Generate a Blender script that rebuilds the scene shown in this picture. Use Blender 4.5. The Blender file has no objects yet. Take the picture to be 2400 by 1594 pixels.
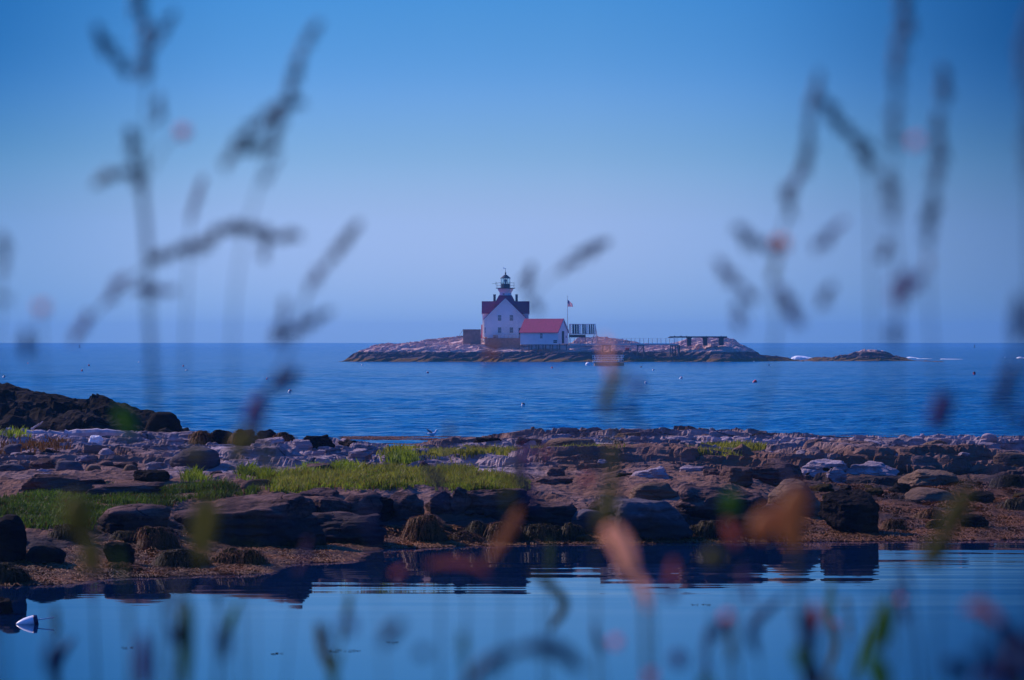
import bpy, math, random
import numpy as np
from mathutils import Vector, Matrix

# ------------------------------------------------------------------ camera, sky, sun, exposure
SC = bpy.context.scene
HAZE = 0.00017   # per metre
COL = SC.collection
F = 8000.0          # focal length in photo pixels (2400 wide)
CAMZ = 4.09         # eye height above the sea
HY = 803.0          # photo row of the horizon

cam = bpy.data.cameras.new("camera")
camo = bpy.data.objects.new("camera", cam)
COL.objects.link(camo)
SC.camera = camo
cam.sensor_width = 36.0
cam.lens = F / 2400 * 36.0
camo.location = (0, 0, CAMZ)
camo.rotation_euler = (math.radians(90) + (HY - 797.0) / F, 0, 0)
cam.clip_start = 0.05
cam.clip_end = 80000
cam.dof.use_dof = True
cam.dof.focus_distance = 330
cam.dof.aperture_fstop = 12.5

SUN_EL, SUN_AZ = math.radians(34), math.radians(-56)
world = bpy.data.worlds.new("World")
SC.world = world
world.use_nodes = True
wn = world.node_tree
bg = wn.nodes['Background']
sky = wn.nodes.new('ShaderNodeTexSky')
sky.sky_type = 'NISHITA'
sky.sun_disc = False
sky.sun_elevation = SUN_EL
sky.sun_rotation = SUN_AZ
sky.air_density, sky.dust_density, sky.ozone_density = 1.0, 0.6, 3.0
tc = wn.nodes.new('ShaderNodeTexCoord')
sep = wn.nodes.new('ShaderNodeSeparateXYZ')
wn.links.new(tc.outputs['Generated'], sep.inputs[0])
def wmath(op, a, b=None, clamp=False):
    n = wn.nodes.new('ShaderNodeMath'); n.operation = op; n.use_clamp = clamp
    for i, v in enumerate((a, b)):
        if v is None: continue
        if isinstance(v, (int, float)): n.inputs[i].default_value = v
        else: wn.links.new(v, n.inputs[i])
    return n.outputs[0]
def wramp(src, stops):
    n = wn.nodes.new('ShaderNodeValToRGB')
    wn.links.new(src, n.inputs[0])
    e = n.color_ramp.elements
    while len(e) > 1: e.remove(e[-1])
    n.color_ramp.interpolation = 'CARDINAL'
    e[0].position = stops[0][0]; e[0].color = (*stops[0][1], 1)
    for p, c in stops[1:]:
        k = e.new(p); k.color = (*c, 1)
    return n.outputs[0]
def wmul(a, b):
    n = wn.nodes.new('ShaderNodeMix'); n.data_type = 'RGBA'; n.blend_type = 'MULTIPLY'
    n.inputs[0].default_value = 1
    wn.links.new(a, n.inputs[6]); wn.links.new(b, n.inputs[7])
    return n.outputs[2]
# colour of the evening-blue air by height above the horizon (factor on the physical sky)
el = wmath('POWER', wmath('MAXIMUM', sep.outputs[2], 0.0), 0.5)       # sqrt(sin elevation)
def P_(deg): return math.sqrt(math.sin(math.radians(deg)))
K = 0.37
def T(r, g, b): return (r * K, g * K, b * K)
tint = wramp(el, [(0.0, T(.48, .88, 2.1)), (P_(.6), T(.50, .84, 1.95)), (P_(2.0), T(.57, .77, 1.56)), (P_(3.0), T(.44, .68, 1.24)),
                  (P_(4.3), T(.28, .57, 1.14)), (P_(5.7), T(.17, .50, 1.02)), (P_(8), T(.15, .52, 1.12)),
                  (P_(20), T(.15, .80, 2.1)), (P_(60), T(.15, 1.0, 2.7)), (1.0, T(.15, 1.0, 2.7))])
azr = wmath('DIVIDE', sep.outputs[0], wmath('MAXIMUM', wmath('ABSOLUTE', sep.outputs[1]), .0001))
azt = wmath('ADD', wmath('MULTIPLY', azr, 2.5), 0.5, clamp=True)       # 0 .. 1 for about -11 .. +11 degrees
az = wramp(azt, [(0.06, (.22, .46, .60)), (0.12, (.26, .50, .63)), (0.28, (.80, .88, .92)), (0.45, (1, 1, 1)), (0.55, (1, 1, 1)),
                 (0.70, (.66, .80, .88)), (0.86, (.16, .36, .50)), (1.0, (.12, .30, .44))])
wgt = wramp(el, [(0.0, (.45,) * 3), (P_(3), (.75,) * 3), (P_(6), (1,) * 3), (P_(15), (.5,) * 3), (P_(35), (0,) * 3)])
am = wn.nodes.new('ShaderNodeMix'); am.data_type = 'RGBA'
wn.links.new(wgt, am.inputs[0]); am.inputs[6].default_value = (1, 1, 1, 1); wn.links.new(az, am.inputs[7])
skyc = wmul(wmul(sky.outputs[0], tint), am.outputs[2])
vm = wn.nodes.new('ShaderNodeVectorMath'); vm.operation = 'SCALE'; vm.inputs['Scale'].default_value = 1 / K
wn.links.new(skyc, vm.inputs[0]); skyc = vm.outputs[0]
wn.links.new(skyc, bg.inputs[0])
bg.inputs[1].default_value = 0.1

sun = bpy.data.lights.new("sun", 'SUN')
sun.energy = 5.0
sun.angle = math.radians(0.5)
sun.color = (1.0, .80, .72)
suno = bpy.data.objects.new("sun", sun)
COL.objects.link(suno)
SDIR = Vector((math.sin(SUN_AZ) * math.cos(SUN_EL), math.cos(SUN_AZ) * math.cos(SUN_EL), math.sin(SUN_EL)))
suno.rotation_euler = SDIR.to_track_quat('Z', 'Y').to_euler()

SC.view_settings.view_transform = 'Standard'
SC.view_settings.look = 'None'
SC.view_settings.gamma = 1
SC.view_settings.use_curve_mapping = False
SC.view_settings.exposure = 0.0
SC.render.engine = 'CYCLES'
SC.cycles.max_bounces = 6
SC.cycles.use_denoising = True

# ------------------------------------------------------------------ helpers
rnd = random.Random(7)

def pt(px, py, D):
    """the world point seen at photo pixel (px, py) at distance D"""
    return Vector(((px - 1200) * D / F, D, CAMZ - (py - HY) * D / F))

_P = np.random.RandomState(11).permutation(4096).astype(np.int64)
_G = np.random.RandomState(5).uniform(0, 2 * np.pi, 4096)
_GX, _GY = np.cos(_G), np.sin(_G)
_G3 = np.random.RandomState(6).normal(size=(4096, 3)); _G3 /= np.linalg.norm(_G3, axis=1)[:, None]
def perlin2(x, y, seed=0):
    x = np.asarray(x, float); y = np.asarray(y, float)
    xi = np.floor(x).astype(np.int64); yi = np.floor(y).astype(np.int64)
    xf = x - xi; yf = y - yi
    u = xf * xf * xf * (xf * (xf * 6 - 15) + 10); v = yf * yf * yf * (yf * (yf * 6 - 15) + 10)
    def g(ix, iy, dx, dy):
        h = _P[(_P[(ix + seed * 131) & 4095] + iy) & 4095]
        return _GX[h] * dx + _GY[h] * dy
    a = g(xi, yi, xf, yf); b = g(xi + 1, yi, xf - 1, yf)
    c = g(xi, yi + 1, xf, yf - 1); d = g(xi + 1, yi + 1, xf - 1, yf - 1)
    return (a + (b - a) * u + ((c + (d - c) * u) - (a + (b - a) * u)) * v) * 1.5
def fbm(x, y, o=4, seed=0, gain=.5):
    s = 0; a = 1
    for i in range(o):
        s = s + a * perlin2(x * 2 ** i + i * 17.3, y * 2 ** i - i * 9.1, seed + i)
        a *= gain
    return s
def ridge(x, y, o=4, seed=0):
    s = 0; a = 1
    for i in range(o):
        s = s + a * (1 - 2 * np.abs(perlin2(x * 2 ** i + i * 7.3, y * 2 ** i - i * 5.1, seed + i)))
        a *= .5
    return s
def cells(x, y, seed=0):
    """random number per Voronoi cell, and distance to the border"""
    xi = np.floor(x).astype(np.int64); yi = np.floor(y).astype(np.int64)
    best = np.full(x.shape, 9.0); sec = np.full(x.shape, 9.0); val = np.zeros(x.shape)
    for dx in (-1, 0, 1):
        for dy in (-1, 0, 1):
            cx = xi + dx; cy = yi + dy
            h = _P[(_P[(cx + seed * 57) & 4095] + cy) & 4095]
            px = cx + (h & 63) / 63.0; py = cy + ((h >> 6) & 63) / 63.0
            d = np.hypot(px - x, py - y)
            r = _P[(h + 77) & 4095] / 4096.0
            nb = d < best
            sec = np.where(nb, best, np.minimum(sec, d))
            val = np.where(nb, r, val)
            best = np.where(nb, d, best)
    return val, sec - best
def perlin3(p, seed=0):
    pi = np.floor(p).astype(np.int64); f = p - pi
    w = f * f * f * (f * (f * 6 - 15) + 10)
    out = 0
    for dx in (0, 1):
        for dy in (0, 1):
            for dz in (0, 1):
                h = _P[(_P[(_P[(pi[:, 0] + dx + seed * 31) & 4095] + pi[:, 1] + dy) & 4095] + pi[:, 2] + dz) & 4095]
                g = _G3[h]
                d = g[:, 0] * (f[:, 0] - dx) + g[:, 1] * (f[:, 1] - dy) + g[:, 2] * (f[:, 2] - dz)
                ww = (w[:, 0] if dx else 1 - w[:, 0]) * (w[:, 1] if dy else 1 - w[:, 1]) * (w[:, 2] if dz else 1 - w[:, 2])
                out = out + d * ww
    return out * 1.6

def mesh_np(name, V, Fc, mats, smooth=False, mi=None):
    me = bpy.data.meshes.new(name)
    V = np.asarray(V, np.float32)
    if isinstance(Fc, np.ndarray):
        n, k = Fc.shape
        me.vertices.add(len(V)); me.vertices.foreach_set('co', V.ravel())
        me.loops.add(n * k); me.loops.foreach_set('vertex_index', Fc.ravel().astype(np.int32))
        me.polygons.add(n); me.polygons.foreach_set('loop_start', np.arange(0, n * k, k, dtype=np.int32))
        me.update(calc_edges=True)
    else:
        me.from_pydata(V.tolist(), [], Fc)
    for m in (mats if isinstance(mats, (list, tuple)) else [mats]):
        me.materials.append(m)
    if mi is not None: me.polygons.foreach_set('material_index', np.asarray(mi, np.int32))
    me.polygons.foreach_set('use_smooth', np.full(len(me.polygons), smooth))
    me.update()
    return me

def link(name, me, parent=None, loc=(0, 0, 0), rot=(0, 0, 0)):
    o = bpy.data.objects.new(name, me)
    COL.objects.link(o)
    o.location = loc; o.rotation_euler = rot
    if parent is not None: o.parent = parent
    return o
def tag(o, label=None, cat=None, group=None, kind=None):
    if label: o['label'] = label
    if cat: o['category'] = cat
    if group: o['group'] = group
    if kind: o['kind'] = kind
    return o
def thing(name, label, cat, loc=(0, 0, 0), rz=0, group=None):
    o = link(name, None, None, loc, (0, 0, rz))
    o.empty_display_size = .2
    return tag(o, label, cat, group)
def copy_tree(o, parent=None):
    c = o.copy(); COL.objects.link(c); c.parent = parent
    for ch in [k for k in bpy.data.objects if k.parent == o]:
        copy_tree(ch, c)
    return c

class MB:
    def __init__(s): s.v = []; s.f = []; s.m = []
    def add(s, V, Fc, m=0):
        b = len(s.v); s.v += [tuple(p) for p in V]; s.f += [tuple(b + i for i in q) for q in Fc]; s.m += [m] * len(Fc)
        return s
    def box(s, x0, x1, y0, y1, z0, z1, m=0):
        V = [(x0, y0, z0), (x1, y0, z0), (x1, y1, z0), (x0, y1, z0), (x0, y0, z1), (x1, y0, z1), (x1, y1, z1), (x0, y1, z1)]
        return s.add(V, [(0, 3, 2, 1), (4, 5, 6, 7), (0, 1, 5, 4), (1, 2, 6, 5), (2, 3, 7, 6), (3, 0, 4, 7)], m)
    def bar(s, a, b, w, h=None, m=0):
        a = Vector(a); b = Vector(b); h = h or w; d = (b - a).normalized()
        up = Vector((0, 0, 1)) if abs(d.z) < .9 else Vector((0, 1, 0))
        e = d.cross(up).normalized() * w / 2; g = e.cross(d).normalized() * h / 2
        V = [p + i * e + j * g for p in (a, b) for i, j in ((-1, -1), (1, -1), (1, 1), (-1, 1))]
        return s.add(V, [(0, 1, 2, 3), (7, 6, 5, 4), (0, 4, 5, 1), (1, 5, 6, 2), (2, 6, 7, 3), (3, 7, 4, 0)], m)
    def tube(s, P, R, n=8, m=0, flat=1.0, cap=True):
        P = [Vector(p) for p in P]; V = []; prev = None
        for i, p in enumerate(P):
            d = (P[min(i + 1, len(P) - 1)] - P[max(i - 1, 0)])
            d = d.normalized() if d.length > 1e-9 else Vector((0, 0, 1))
            r = prev if prev is not None else (Vector((0, 1, 0)) if abs(d.y) < .9 else Vector((1, 0, 0)))
            e = (r - d * r.dot(d)).normalized(); prev = e
            g = d.cross(e)
            rad = R[i] if isinstance(R, (list, tuple)) else R
            for k in range(n):
                t = 2 * math.pi * k / n
                V.append(p + e * (math.cos(t) * rad * flat) + g * (math.sin(t) * rad))
        Fc = []
        for i in range(len(P) - 1):
            for k in range(n):
                k2 = (k + 1) % n
                Fc.append((i * n + k, i * n + k2, (i + 1) * n + k2, (i + 1) * n + k))
        if cap:
            Fc.append(tuple(range(n - 1, -1, -1))); Fc.append(tuple((len(P) - 1) * n + k for k in range(n)))
        return s.add(V, Fc, m)
    def lathe(s, prof, n=16, m=0, c=(0, 0, 0), rot=0):
        V = []; Fc = []
        for r, z in prof:
            for k in range(n):
                t = 2 * math.pi * (k + .5) / n + rot
                V.append((c[0] + r * math.cos(t), c[1] + r * math.sin(t), c[2] + z))
        for i in range(len(prof) - 1):
            for k in range(n):
                k2 = (k + 1) % n
                Fc.append((i * n + k, i * n + k2, (i + 1) * n + k2, (i + 1) * n + k))
        Fc.append(tuple(range(n - 1, -1, -1))); Fc.append(tuple((len(prof) - 1) * n + k for k in range(n)))
        return s.add(V, Fc, m)
    def build(s, name, mat, parent=None, loc=(0, 0, 0), rot=(0, 0, 0), smooth=False):
        return link(name, mesh_np(name, s.v, s.f, mat, smooth, s.m), parent, loc, rot)

# ------------------------------------------------------------------ materials
class NT:
    def __init__(s, name):
        s.m = bpy.data.materials.new(name); s.m.use_nodes = True
        s.t = s.m.node_tree; s.b = s.t.nodes['Principled BSDF']; s.out = s.t.nodes['Material Output']
        g = s.t.nodes.new('ShaderNodeNewGeometry'); s.pos = g.outputs['Position']; s.geo = g
    def n(s, k): return s.t.nodes.new(k)
    def l(s, a, b): s.t.links.new(a, b)
    def vec(s, sc, off=(0, 0, 0), src=None):
        m = s.n('ShaderNodeMapping'); m.inputs['Scale'].default_value = sc; m.inputs['Location'].default_value = off
        s.l(src or s.pos, m.inputs[0]); return m.outputs[0]
    def noise(s, sc=1, det=4, rough=.55, v=None, dist=0):
        n = s.n('ShaderNodeTexNoise'); n.inputs['Scale'].default_value = sc; n.inputs['Detail'].default_value = det
        n.inputs['Roughness'].default_value = rough; n.inputs['Distortion'].default_value = dist
        s.l(v if v is not None else s.pos, n.inputs['Vector']); return n.outputs[0]
    def voro(s, sc=1, v=None, feat='F1', out='Distance'):
        n = s.n('ShaderNodeTexVoronoi'); n.feature = feat; n.inputs['Scale'].default_value = sc
        s.l(v if v is not None else s.pos, n.inputs['Vector']); return n.outputs[out]
    def ramp(s, f, st):
        n = s.n('ShaderNodeValToRGB'); s.l(f, n.inputs[0]); e = n.color_ramp.elements
        while len(e) > 1: e.remove(e[-1])
        def c4(c): return (c, c, c, 1) if isinstance(c, (int, float)) else (*c, 1)
        e[0].position = st[0][0]; e[0].color = c4(st[0][1])
        for p, c in st[1:]:
            k = e.new(p); k.color = c4(c)
        return n.outputs[0]
    def mix(s, f, a, b, mode='MIX'):
        n = s.n('ShaderNodeMix'); n.data_type = 'RGBA'; n.blend_type = mode
        for i, v in ((0, f), (6, a), (7, b)):
            if isinstance(v, (int, float)): n.inputs[i].default_value = v
            elif isinstance(v, tuple): n.inputs[i].default_value = (*v, 1)
            else: s.l(v, n.inputs[i])
        return n.outputs[2]
    def math(s, op, a, b=None, clamp=False):
        n = s.n('ShaderNodeMath'); n.operation = op; n.use_clamp = clamp
        for i, v in enumerate((a, b)):
            if v is None: continue
            if isinstance(v, (int, float)): n.inputs[i].default_value = v
            else: s.l(v, n.inputs[i])
        return n.outputs[0]
    def z(s):
        n = s.n('ShaderNodeSeparateXYZ'); s.l(s.pos, n.inputs[0]); return n.outputs[2]
    def attr(s, name):
        n = s.n('ShaderNodeAttribute'); n.attribute_name = name; return n.outputs['Fac']
    def bump(s, h, dist=.05, strg=1, prev=None):
        n = s.n('ShaderNodeBump'); n.inputs['Distance'].default_value = dist; n.inputs['Strength'].default_value = strg
        s.l(h, n.inputs['Height'])
        if prev is not None: s.l(prev, n.inputs['Normal'])
        return n.outputs[0]
    def done(s, col=None, rough=.8, nrm=None, spec=None, metal=0):
        if col is not None:
            if isinstance(col, tuple): s.b.inputs['Base Color'].default_value = (*col, 1)
            else: s.l(col, s.b.inputs['Base Color'])
        if isinstance(rough, (int, float)): s.b.inputs['Roughness'].default_value = rough
        else: s.l(rough, s.b.inputs['Roughness'])
        if nrm is not None: s.l(nrm, s.b.inputs['Normal'])
        if spec is not None: s.b.inputs['Specular IOR Level'].default_value = spec
        s.b.inputs['Metallic'].default_value = metal
        return s.m

def plain(name, col, rough=.7, var=.25, sc=3.0, bump=0.0, spec=.3, metal=0):
    t = NT(name)
    a = tuple(c * (1 - var) for c in col); b = tuple(min(1, c * (1 + var)) for c in col)
    n = t.noise(sc, 5, .6)
    c = t.ramp(n, [(.3, a), (.7, b)])
    nr = t.bump(n, bump) if bump else None
    return t.done(c, rough, nr, spec, metal)

def rock_mat(name, pale, mid, dark, wet_top=None, weed_top=None, sc=1.0, weed=(.055, .032, .010), wet=(.022, .018, .018), bump=.06, soil=False):
    t = NT(name)
    st = t.vec((.35, .6, 2.6))                                        # strata lie near level
    n1 = t.noise(1.3 * sc, 8, .62, st, .4); n2 = t.noise(7 * sc, 6, .65); n3 = t.voro(1.1 * sc, t.vec((.6, .8, 2.6)), 'DISTANCE_TO_EDGE')
    c = t.ramp(n1, [(.25, dark), (.45, mid), (.62, pale), (.8, tuple(min(1, k * 1.15) for k in pale))])
    c = t.mix(t.ramp(n2, [(.40, 0.0), (.62, .75)]), c, t.mix(.5, mid, pale))
    sp = t.voro(22 * sc); c = t.mix(t.ramp(sp, [(.05, .55), (.22, 0.0)]), c, dark)
    lich = t.noise(2.1 * sc, 5, .7, t.vec((1, 1, 1), (9, 4, 2)))
    c = t.mix(t.ramp(lich, [(.56, 0.0), (.66, .55)]), c, tuple(k * 1.35 for k in pale))
    crack = t.math('MULTIPLY', t.ramp(n3, [(0.0, 1.0), (.018, 0.0)]), t.ramp(t.noise(.9 * sc, 3), [(.45, 0.0), (.6, 1.0)]))
    c = t.mix(t.math('MULTIPLY', crack, .8), c, tuple(k * .35 for k in dark))
    if soil:
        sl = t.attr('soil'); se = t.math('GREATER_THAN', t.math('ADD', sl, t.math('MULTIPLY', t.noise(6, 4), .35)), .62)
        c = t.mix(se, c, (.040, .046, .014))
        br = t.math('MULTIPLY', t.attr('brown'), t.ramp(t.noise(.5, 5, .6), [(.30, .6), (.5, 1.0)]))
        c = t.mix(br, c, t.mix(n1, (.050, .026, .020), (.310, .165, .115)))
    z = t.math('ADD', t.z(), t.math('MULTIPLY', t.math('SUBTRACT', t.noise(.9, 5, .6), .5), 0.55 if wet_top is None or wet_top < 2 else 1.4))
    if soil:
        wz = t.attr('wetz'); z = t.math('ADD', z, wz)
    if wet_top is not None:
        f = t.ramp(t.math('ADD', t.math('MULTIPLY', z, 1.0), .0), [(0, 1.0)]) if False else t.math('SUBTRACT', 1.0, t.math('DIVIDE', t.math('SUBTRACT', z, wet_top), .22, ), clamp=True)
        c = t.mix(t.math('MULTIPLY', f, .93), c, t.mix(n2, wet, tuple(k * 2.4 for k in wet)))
    if weed_top is not None:
        g = t.math('SUBTRACT', 1.0, t.math('DIVIDE', t.math('SUBTRACT', z, weed_top), .15), clamp=True)
        wn_ = t.noise(9, 6, .7, t.vec((1, 1, .5)))
        c = t.mix(g, c, t.ramp(wn_, [(.3, tuple(k * .4 for k in weed)), (.5, weed), (.7, tuple(min(1, k * 2.2) for k in weed))]))
    h = t.math('ADD', t.math('MULTIPLY', n1, 1.0), t.math('MULTIPLY', n2, .35))
    h = t.math('SUBTRACT', h, t.math('MULTIPLY', crack, .35))
    nb = t.bump(h, bump * 2.0, .9)
    return t.done(c, .95, nb, .04)

M = {}
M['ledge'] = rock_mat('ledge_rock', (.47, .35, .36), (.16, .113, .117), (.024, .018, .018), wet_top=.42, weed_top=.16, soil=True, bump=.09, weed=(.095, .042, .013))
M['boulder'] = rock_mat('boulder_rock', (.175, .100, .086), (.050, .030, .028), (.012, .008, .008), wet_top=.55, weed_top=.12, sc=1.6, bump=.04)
M['paleb'] = rock_mat('pale_boulder_rock', (.40, .31, .33), (.22, .165, .18), (.07, .052, .058), sc=1.6, bump=.04)
M['darkb'] = rock_mat('dark_boulder_rock', (.024, .017, .016), (.010, .008, .008), (.004, .003, .003), sc=1.6, bump=.04)
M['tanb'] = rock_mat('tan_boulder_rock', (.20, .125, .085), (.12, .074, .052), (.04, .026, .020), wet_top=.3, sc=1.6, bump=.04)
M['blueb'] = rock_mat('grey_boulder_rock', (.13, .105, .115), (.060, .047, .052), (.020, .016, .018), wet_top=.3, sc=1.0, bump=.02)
M['weedb'] = rock_mat('weedy_boulder_rock', (.060, .040, .013), (.028, .019, .007), (.009, .007, .004), sc=4, bump=.05)
M['quartz'] = plain('white_quartz_rock', (.75, .68, .68), .7, .15, 9, .03)
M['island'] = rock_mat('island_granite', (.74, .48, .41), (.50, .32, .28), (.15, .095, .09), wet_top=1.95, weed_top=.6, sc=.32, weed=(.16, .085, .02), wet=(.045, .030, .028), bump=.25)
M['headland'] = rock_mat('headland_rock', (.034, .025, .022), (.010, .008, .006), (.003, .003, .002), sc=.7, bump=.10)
M['bank'] = plain('bank_soil', (.05, .055, .02), .9, .4, 2, .05)

def two_sided_leaf(name, col, var=.35, trans=.45, rough=.6, sc=8):
    t = NT(name)
    n = t.noise(sc, 3)
    c = t.ramp(n, [(.3, tuple(k * (1 - var) for k in col)), (.7, tuple(min(1, k * (1 + var)) for k in col))])
    t.done(c, rough, None, .25)
    tr = t.n('ShaderNodeBsdfTranslucent'); t.l(c, tr.inputs[0])
    ms = t.n('ShaderNodeMixShader'); ms.inputs[0].default_value = trans
    t.l(t.b.outputs[0], ms.inputs[1]); t.l(tr.outputs[0], ms.inputs[2]); t.l(ms.outputs[0], t.out.inputs[0])
    return t.m
M['grass'] = two_sided_leaf('salt_grass', (.150, .205, .012), .5, .5, sc=.9)
M['grassdark'] = two_sided_leaf('dark_salt_grass', (.060, .105, .008), .5, .45, sc=.7)
M['grassdry'] = two_sided_leaf('yellow_salt_grass', (.19, .19, .022), .4, .5, sc=.9)
M['straw'] = two_sided_leaf('dry_orange_grass', (.11, .05, .015), .4, .4)
M['weed'] = two_sided_leaf('brown_seaweed', (.140, .052, .012), .85, .15, .6, sc=.9)
M['weedo'] = two_sided_leaf('olive_seaweed', (.06, .038, .009), .6, .2, .6, sc=3)

def water(name, body, rough, waves, spec=.5, ior=1.33):
    t = NT(name)
    t.b.inputs['IOR'].default_value = ior
    prev = None
    for sc, stretch, dist, det in waves:
        h = t.noise(sc, det, .55, t.vec(stretch), .2)
        if name == 'pool_water':
            far_ = t.n('ShaderNodeSeparateXYZ'); t.l(t.pos, far_.inputs[0])
            k_ = t.math('DIVIDE', t.math('SUBTRACT', far_.outputs[1], 50.0), 10.0, clamp=True)
            k_ = t.math('MULTIPLY', k_, t.ramp(t.noise(.16, 2, .5, t.vec((.5, 1.4, 1))), [(.38, .15), (.6, 1.0)]))
            h = t.math('MULTIPLY', h, t.math('ADD', k_, .06))
        prev = t.bump(h, dist, 1.0, prev)
    c = t.mix(t.ramp(t.noise(.02, 4, .6, t.vec((.35, 1, 1))), [(.35, 0.0), (.65, 1.0)]), tuple(k * .8 for k in body), tuple(k * 1.25 for k in body))
    return t.done(c, rough, prev, spec)
M['sea'] = water('sea_water', (.0, .080, .205), .14, [(1.1, (.6, 1, 1), .5, 3)], .25, 1.22)
M['pool'] = water('pool_water', (.000, .012, .050), .018, [(.42, (.13, 1.0, 1), .020, 2), (1.6, (.07, 1.0, 1), .004, 2)], 1.0, 1.8)
M['foam'] = plain('surf_foam', (.85, .87, .9), .6, .1, 2, .05)

# ------------------------------------------------------------------ sea and tide pool
def grid_plane(name, x0, x1, y0, y1, mat, nx=2, ny=2, z=0):
    xs = np.linspace(x0, x1, nx); ys = np.linspace(y0, y1, ny)
    X, Y = np.meshgrid(xs, ys)
    V = np.stack([X.ravel(), Y.ravel(), np.full(X.size, z)], 1)
    i = np.arange(nx - 1)[None, :] + nx * np.arange(ny - 1)[:, None]
    Fc = np.stack([i, i + 1, i + 1 + nx, i + nx], -1).reshape(-1, 4)
    return link(name, mesh_np(name, V, Fc, mat))
def sea_mesh():
    tn = np.concatenate([-np.geomspace(400, .2, 34)[:-1], np.linspace(-.2, .2, 620), np.geomspace(.2, 400, 34)[1:]])
    yy = [101.0]
    while yy[-1] < 760: yy.append(yy[-1] + .20 * (yy[-1] / 101) ** 1.15)
    yy = np.concatenate([yy, np.geomspace(yy[-1] * 1.02, 42000, 60)])
    T_, Y_ = np.meshgrid(tn, yy); X_ = T_ * Y_
    cell = .20 * (Y_ / 101) ** 1.15
    Z_ = np.zeros(Y_.shape)
    gust = .75 + .5 * fbm(X_ * .012, Y_ * .006, 3, 70)
    for lx, ly, a_ in ((7, 3.2, .15), (3.0, 1.5, .105), (1.5, .85, .065), (.8, .5, .030)):
        f_ = np.exp(-(2.2 * cell / ly) ** 2)
        Z_ += a_ * f_ * (perlin2(X_ / lx + 3.3 * ly, Y_ / ly + .25 * X_ / ly, int(ly * 10)) + .5 * perlin2(X_ / lx * 1.9, Y_ / ly * 1.8 - .3 * X_ / ly, int(ly * 10) + 3))
    Z_ *= np.clip(gust, .3, 1.4) * np.clip((.2 - np.abs(T_)) / .02, 0, 1) * np.clip((Y_ - 101) / 6, 0, 1) * np.clip((760 - Y_) / 80, 0, 1)
    nx_, ny_ = len(tn), len(yy)
    k_ = np.arange(nx_ - 1)[None, :] + nx_ * np.arange(ny_ - 1)[:, None]
    return mesh_np('sea', np.stack([X_.ravel(), Y_.ravel(), Z_.ravel()], 1), np.stack([k_, k_ + 1, k_ + 1 + nx_, k_ + nx_], -1).reshape(-1, 4), M['sea'], True)
seao = tag(link('sea', sea_mesh()), 'deep blue rippled sea reaching the horizon', kind='structure')
poolo = tag(grid_plane('tide_pool_water', -400, 400, 20, 100.9, M['pool'], 3, 3), 'calm blue tide pool in front of the boulders', kind='structure')

# ------------------------------------------------------------------ terrain: near shore
SHORE = {
 -500: [(50, -.5), (57, -.12), (58.5, .03), (61, .3), (64, .6), (72, .9), (85, 1.0), (105, 1.1), (112, 1.1), (125, .9), (138, 0), (160, -1)],
 60:   [(50, -.5), (56.5, -.12), (58, .03), (61, .28), (64, .58), (72, .9), (85, 1.0), (105, 1.05), (112, 1.05), (125, .8), (138, 0), (160, -1)],
 330:  [(50, -.5), (58.6, -.12), (60, .03), (63, .10), (65.5, .42), (72, .9), (85, 1.0), (105, 1.05), (112, .95), (122, .6), (138, -.2), (160, -1)],
 560:  [(50, -.6), (59.4, -.12), (60.8, .03), (67.0, .10), (69.0, .25), (70.5, .75), (72.5, 1.0), (82, 1.0), (90, 1.05), (104, 1.02), (112, .75), (120, .4), (138, -.2), (160, -1)],
 760:  [(50, -.6), (62.6, -.12), (64, .03), (68.4, .08), (69.6, .25), (70.6, .75), (72.5, 1.0), (82, 1.0), (92, 1.05), (104, .90), (112, .6), (120, .25), (134, -.2), (160, -1)],
 950:  [(50, -.7), (67.2, -.12), (68.2, .03), (69.6, .12), (70.8, .7), (72.5, 1.0), (82, 1.0), (90, .95), (102, .76), (112, .50), (124, .12), (134, -.2), (160, -1)],
 1130: [(50, -.7), (68.2, -.12), (69.0, .03), (69.8, .12), (70.8, .7), (72.5, .99), (82, 1.0), (90, .98), (102, .82), (112, .72), (122, .45), (136, -.2), (160, -1)],
 1300: [(50, -.7), (68.8, -.12), (69.5, .03), (70.2, .15), (71.2, .55), (73.5, .85), (82, 1.0), (90, 1.05), (100, 1.0), (116, .93), (123, .6), (138, -.2), (160, -1)],
 1700: [(50, -.7), (69.4, -.12), (70.1, .03), (70.9, .15), (71.8, .7), (73.5, .98), (82, 1.05), (90, 1.05), (100, 1.0), (114, .88), (122, .55), (136, -.2), (160, -1)],
 1860: [(50, -.7), (69.8, -.12), (70.5, .03), (72, .15), (75, .5), (80, .75), (86, 1.0), (94, 1.1), (104, 1.0), (114, .72), (122, .4), (136, -.2), (160, -1)],
 2150: [(50, -.7), (70, -.12), (70.8, .03), (73, .14), (80, .55), (86, .84), (92, 1.0), (102, .98), (112, .70), (120, .42), (134, -.2), (160, -1)],
 2500: [(50, -.7), (70.5, -.12), (71.5, .03), (73, .14), (80, .50), (86, .80), (92, .98), (102, .95), (112, .72), (120, .40), (134, -.2), (160, -1)],
}
_US = sorted(SHORE)
_DG = np.linspace(40, 170, 521)
_TAB = np.array([np.interp(_DG, [a for a, b in SHORE[u]], [b for a, b in SHORE[u]]) for u in _US])
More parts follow.
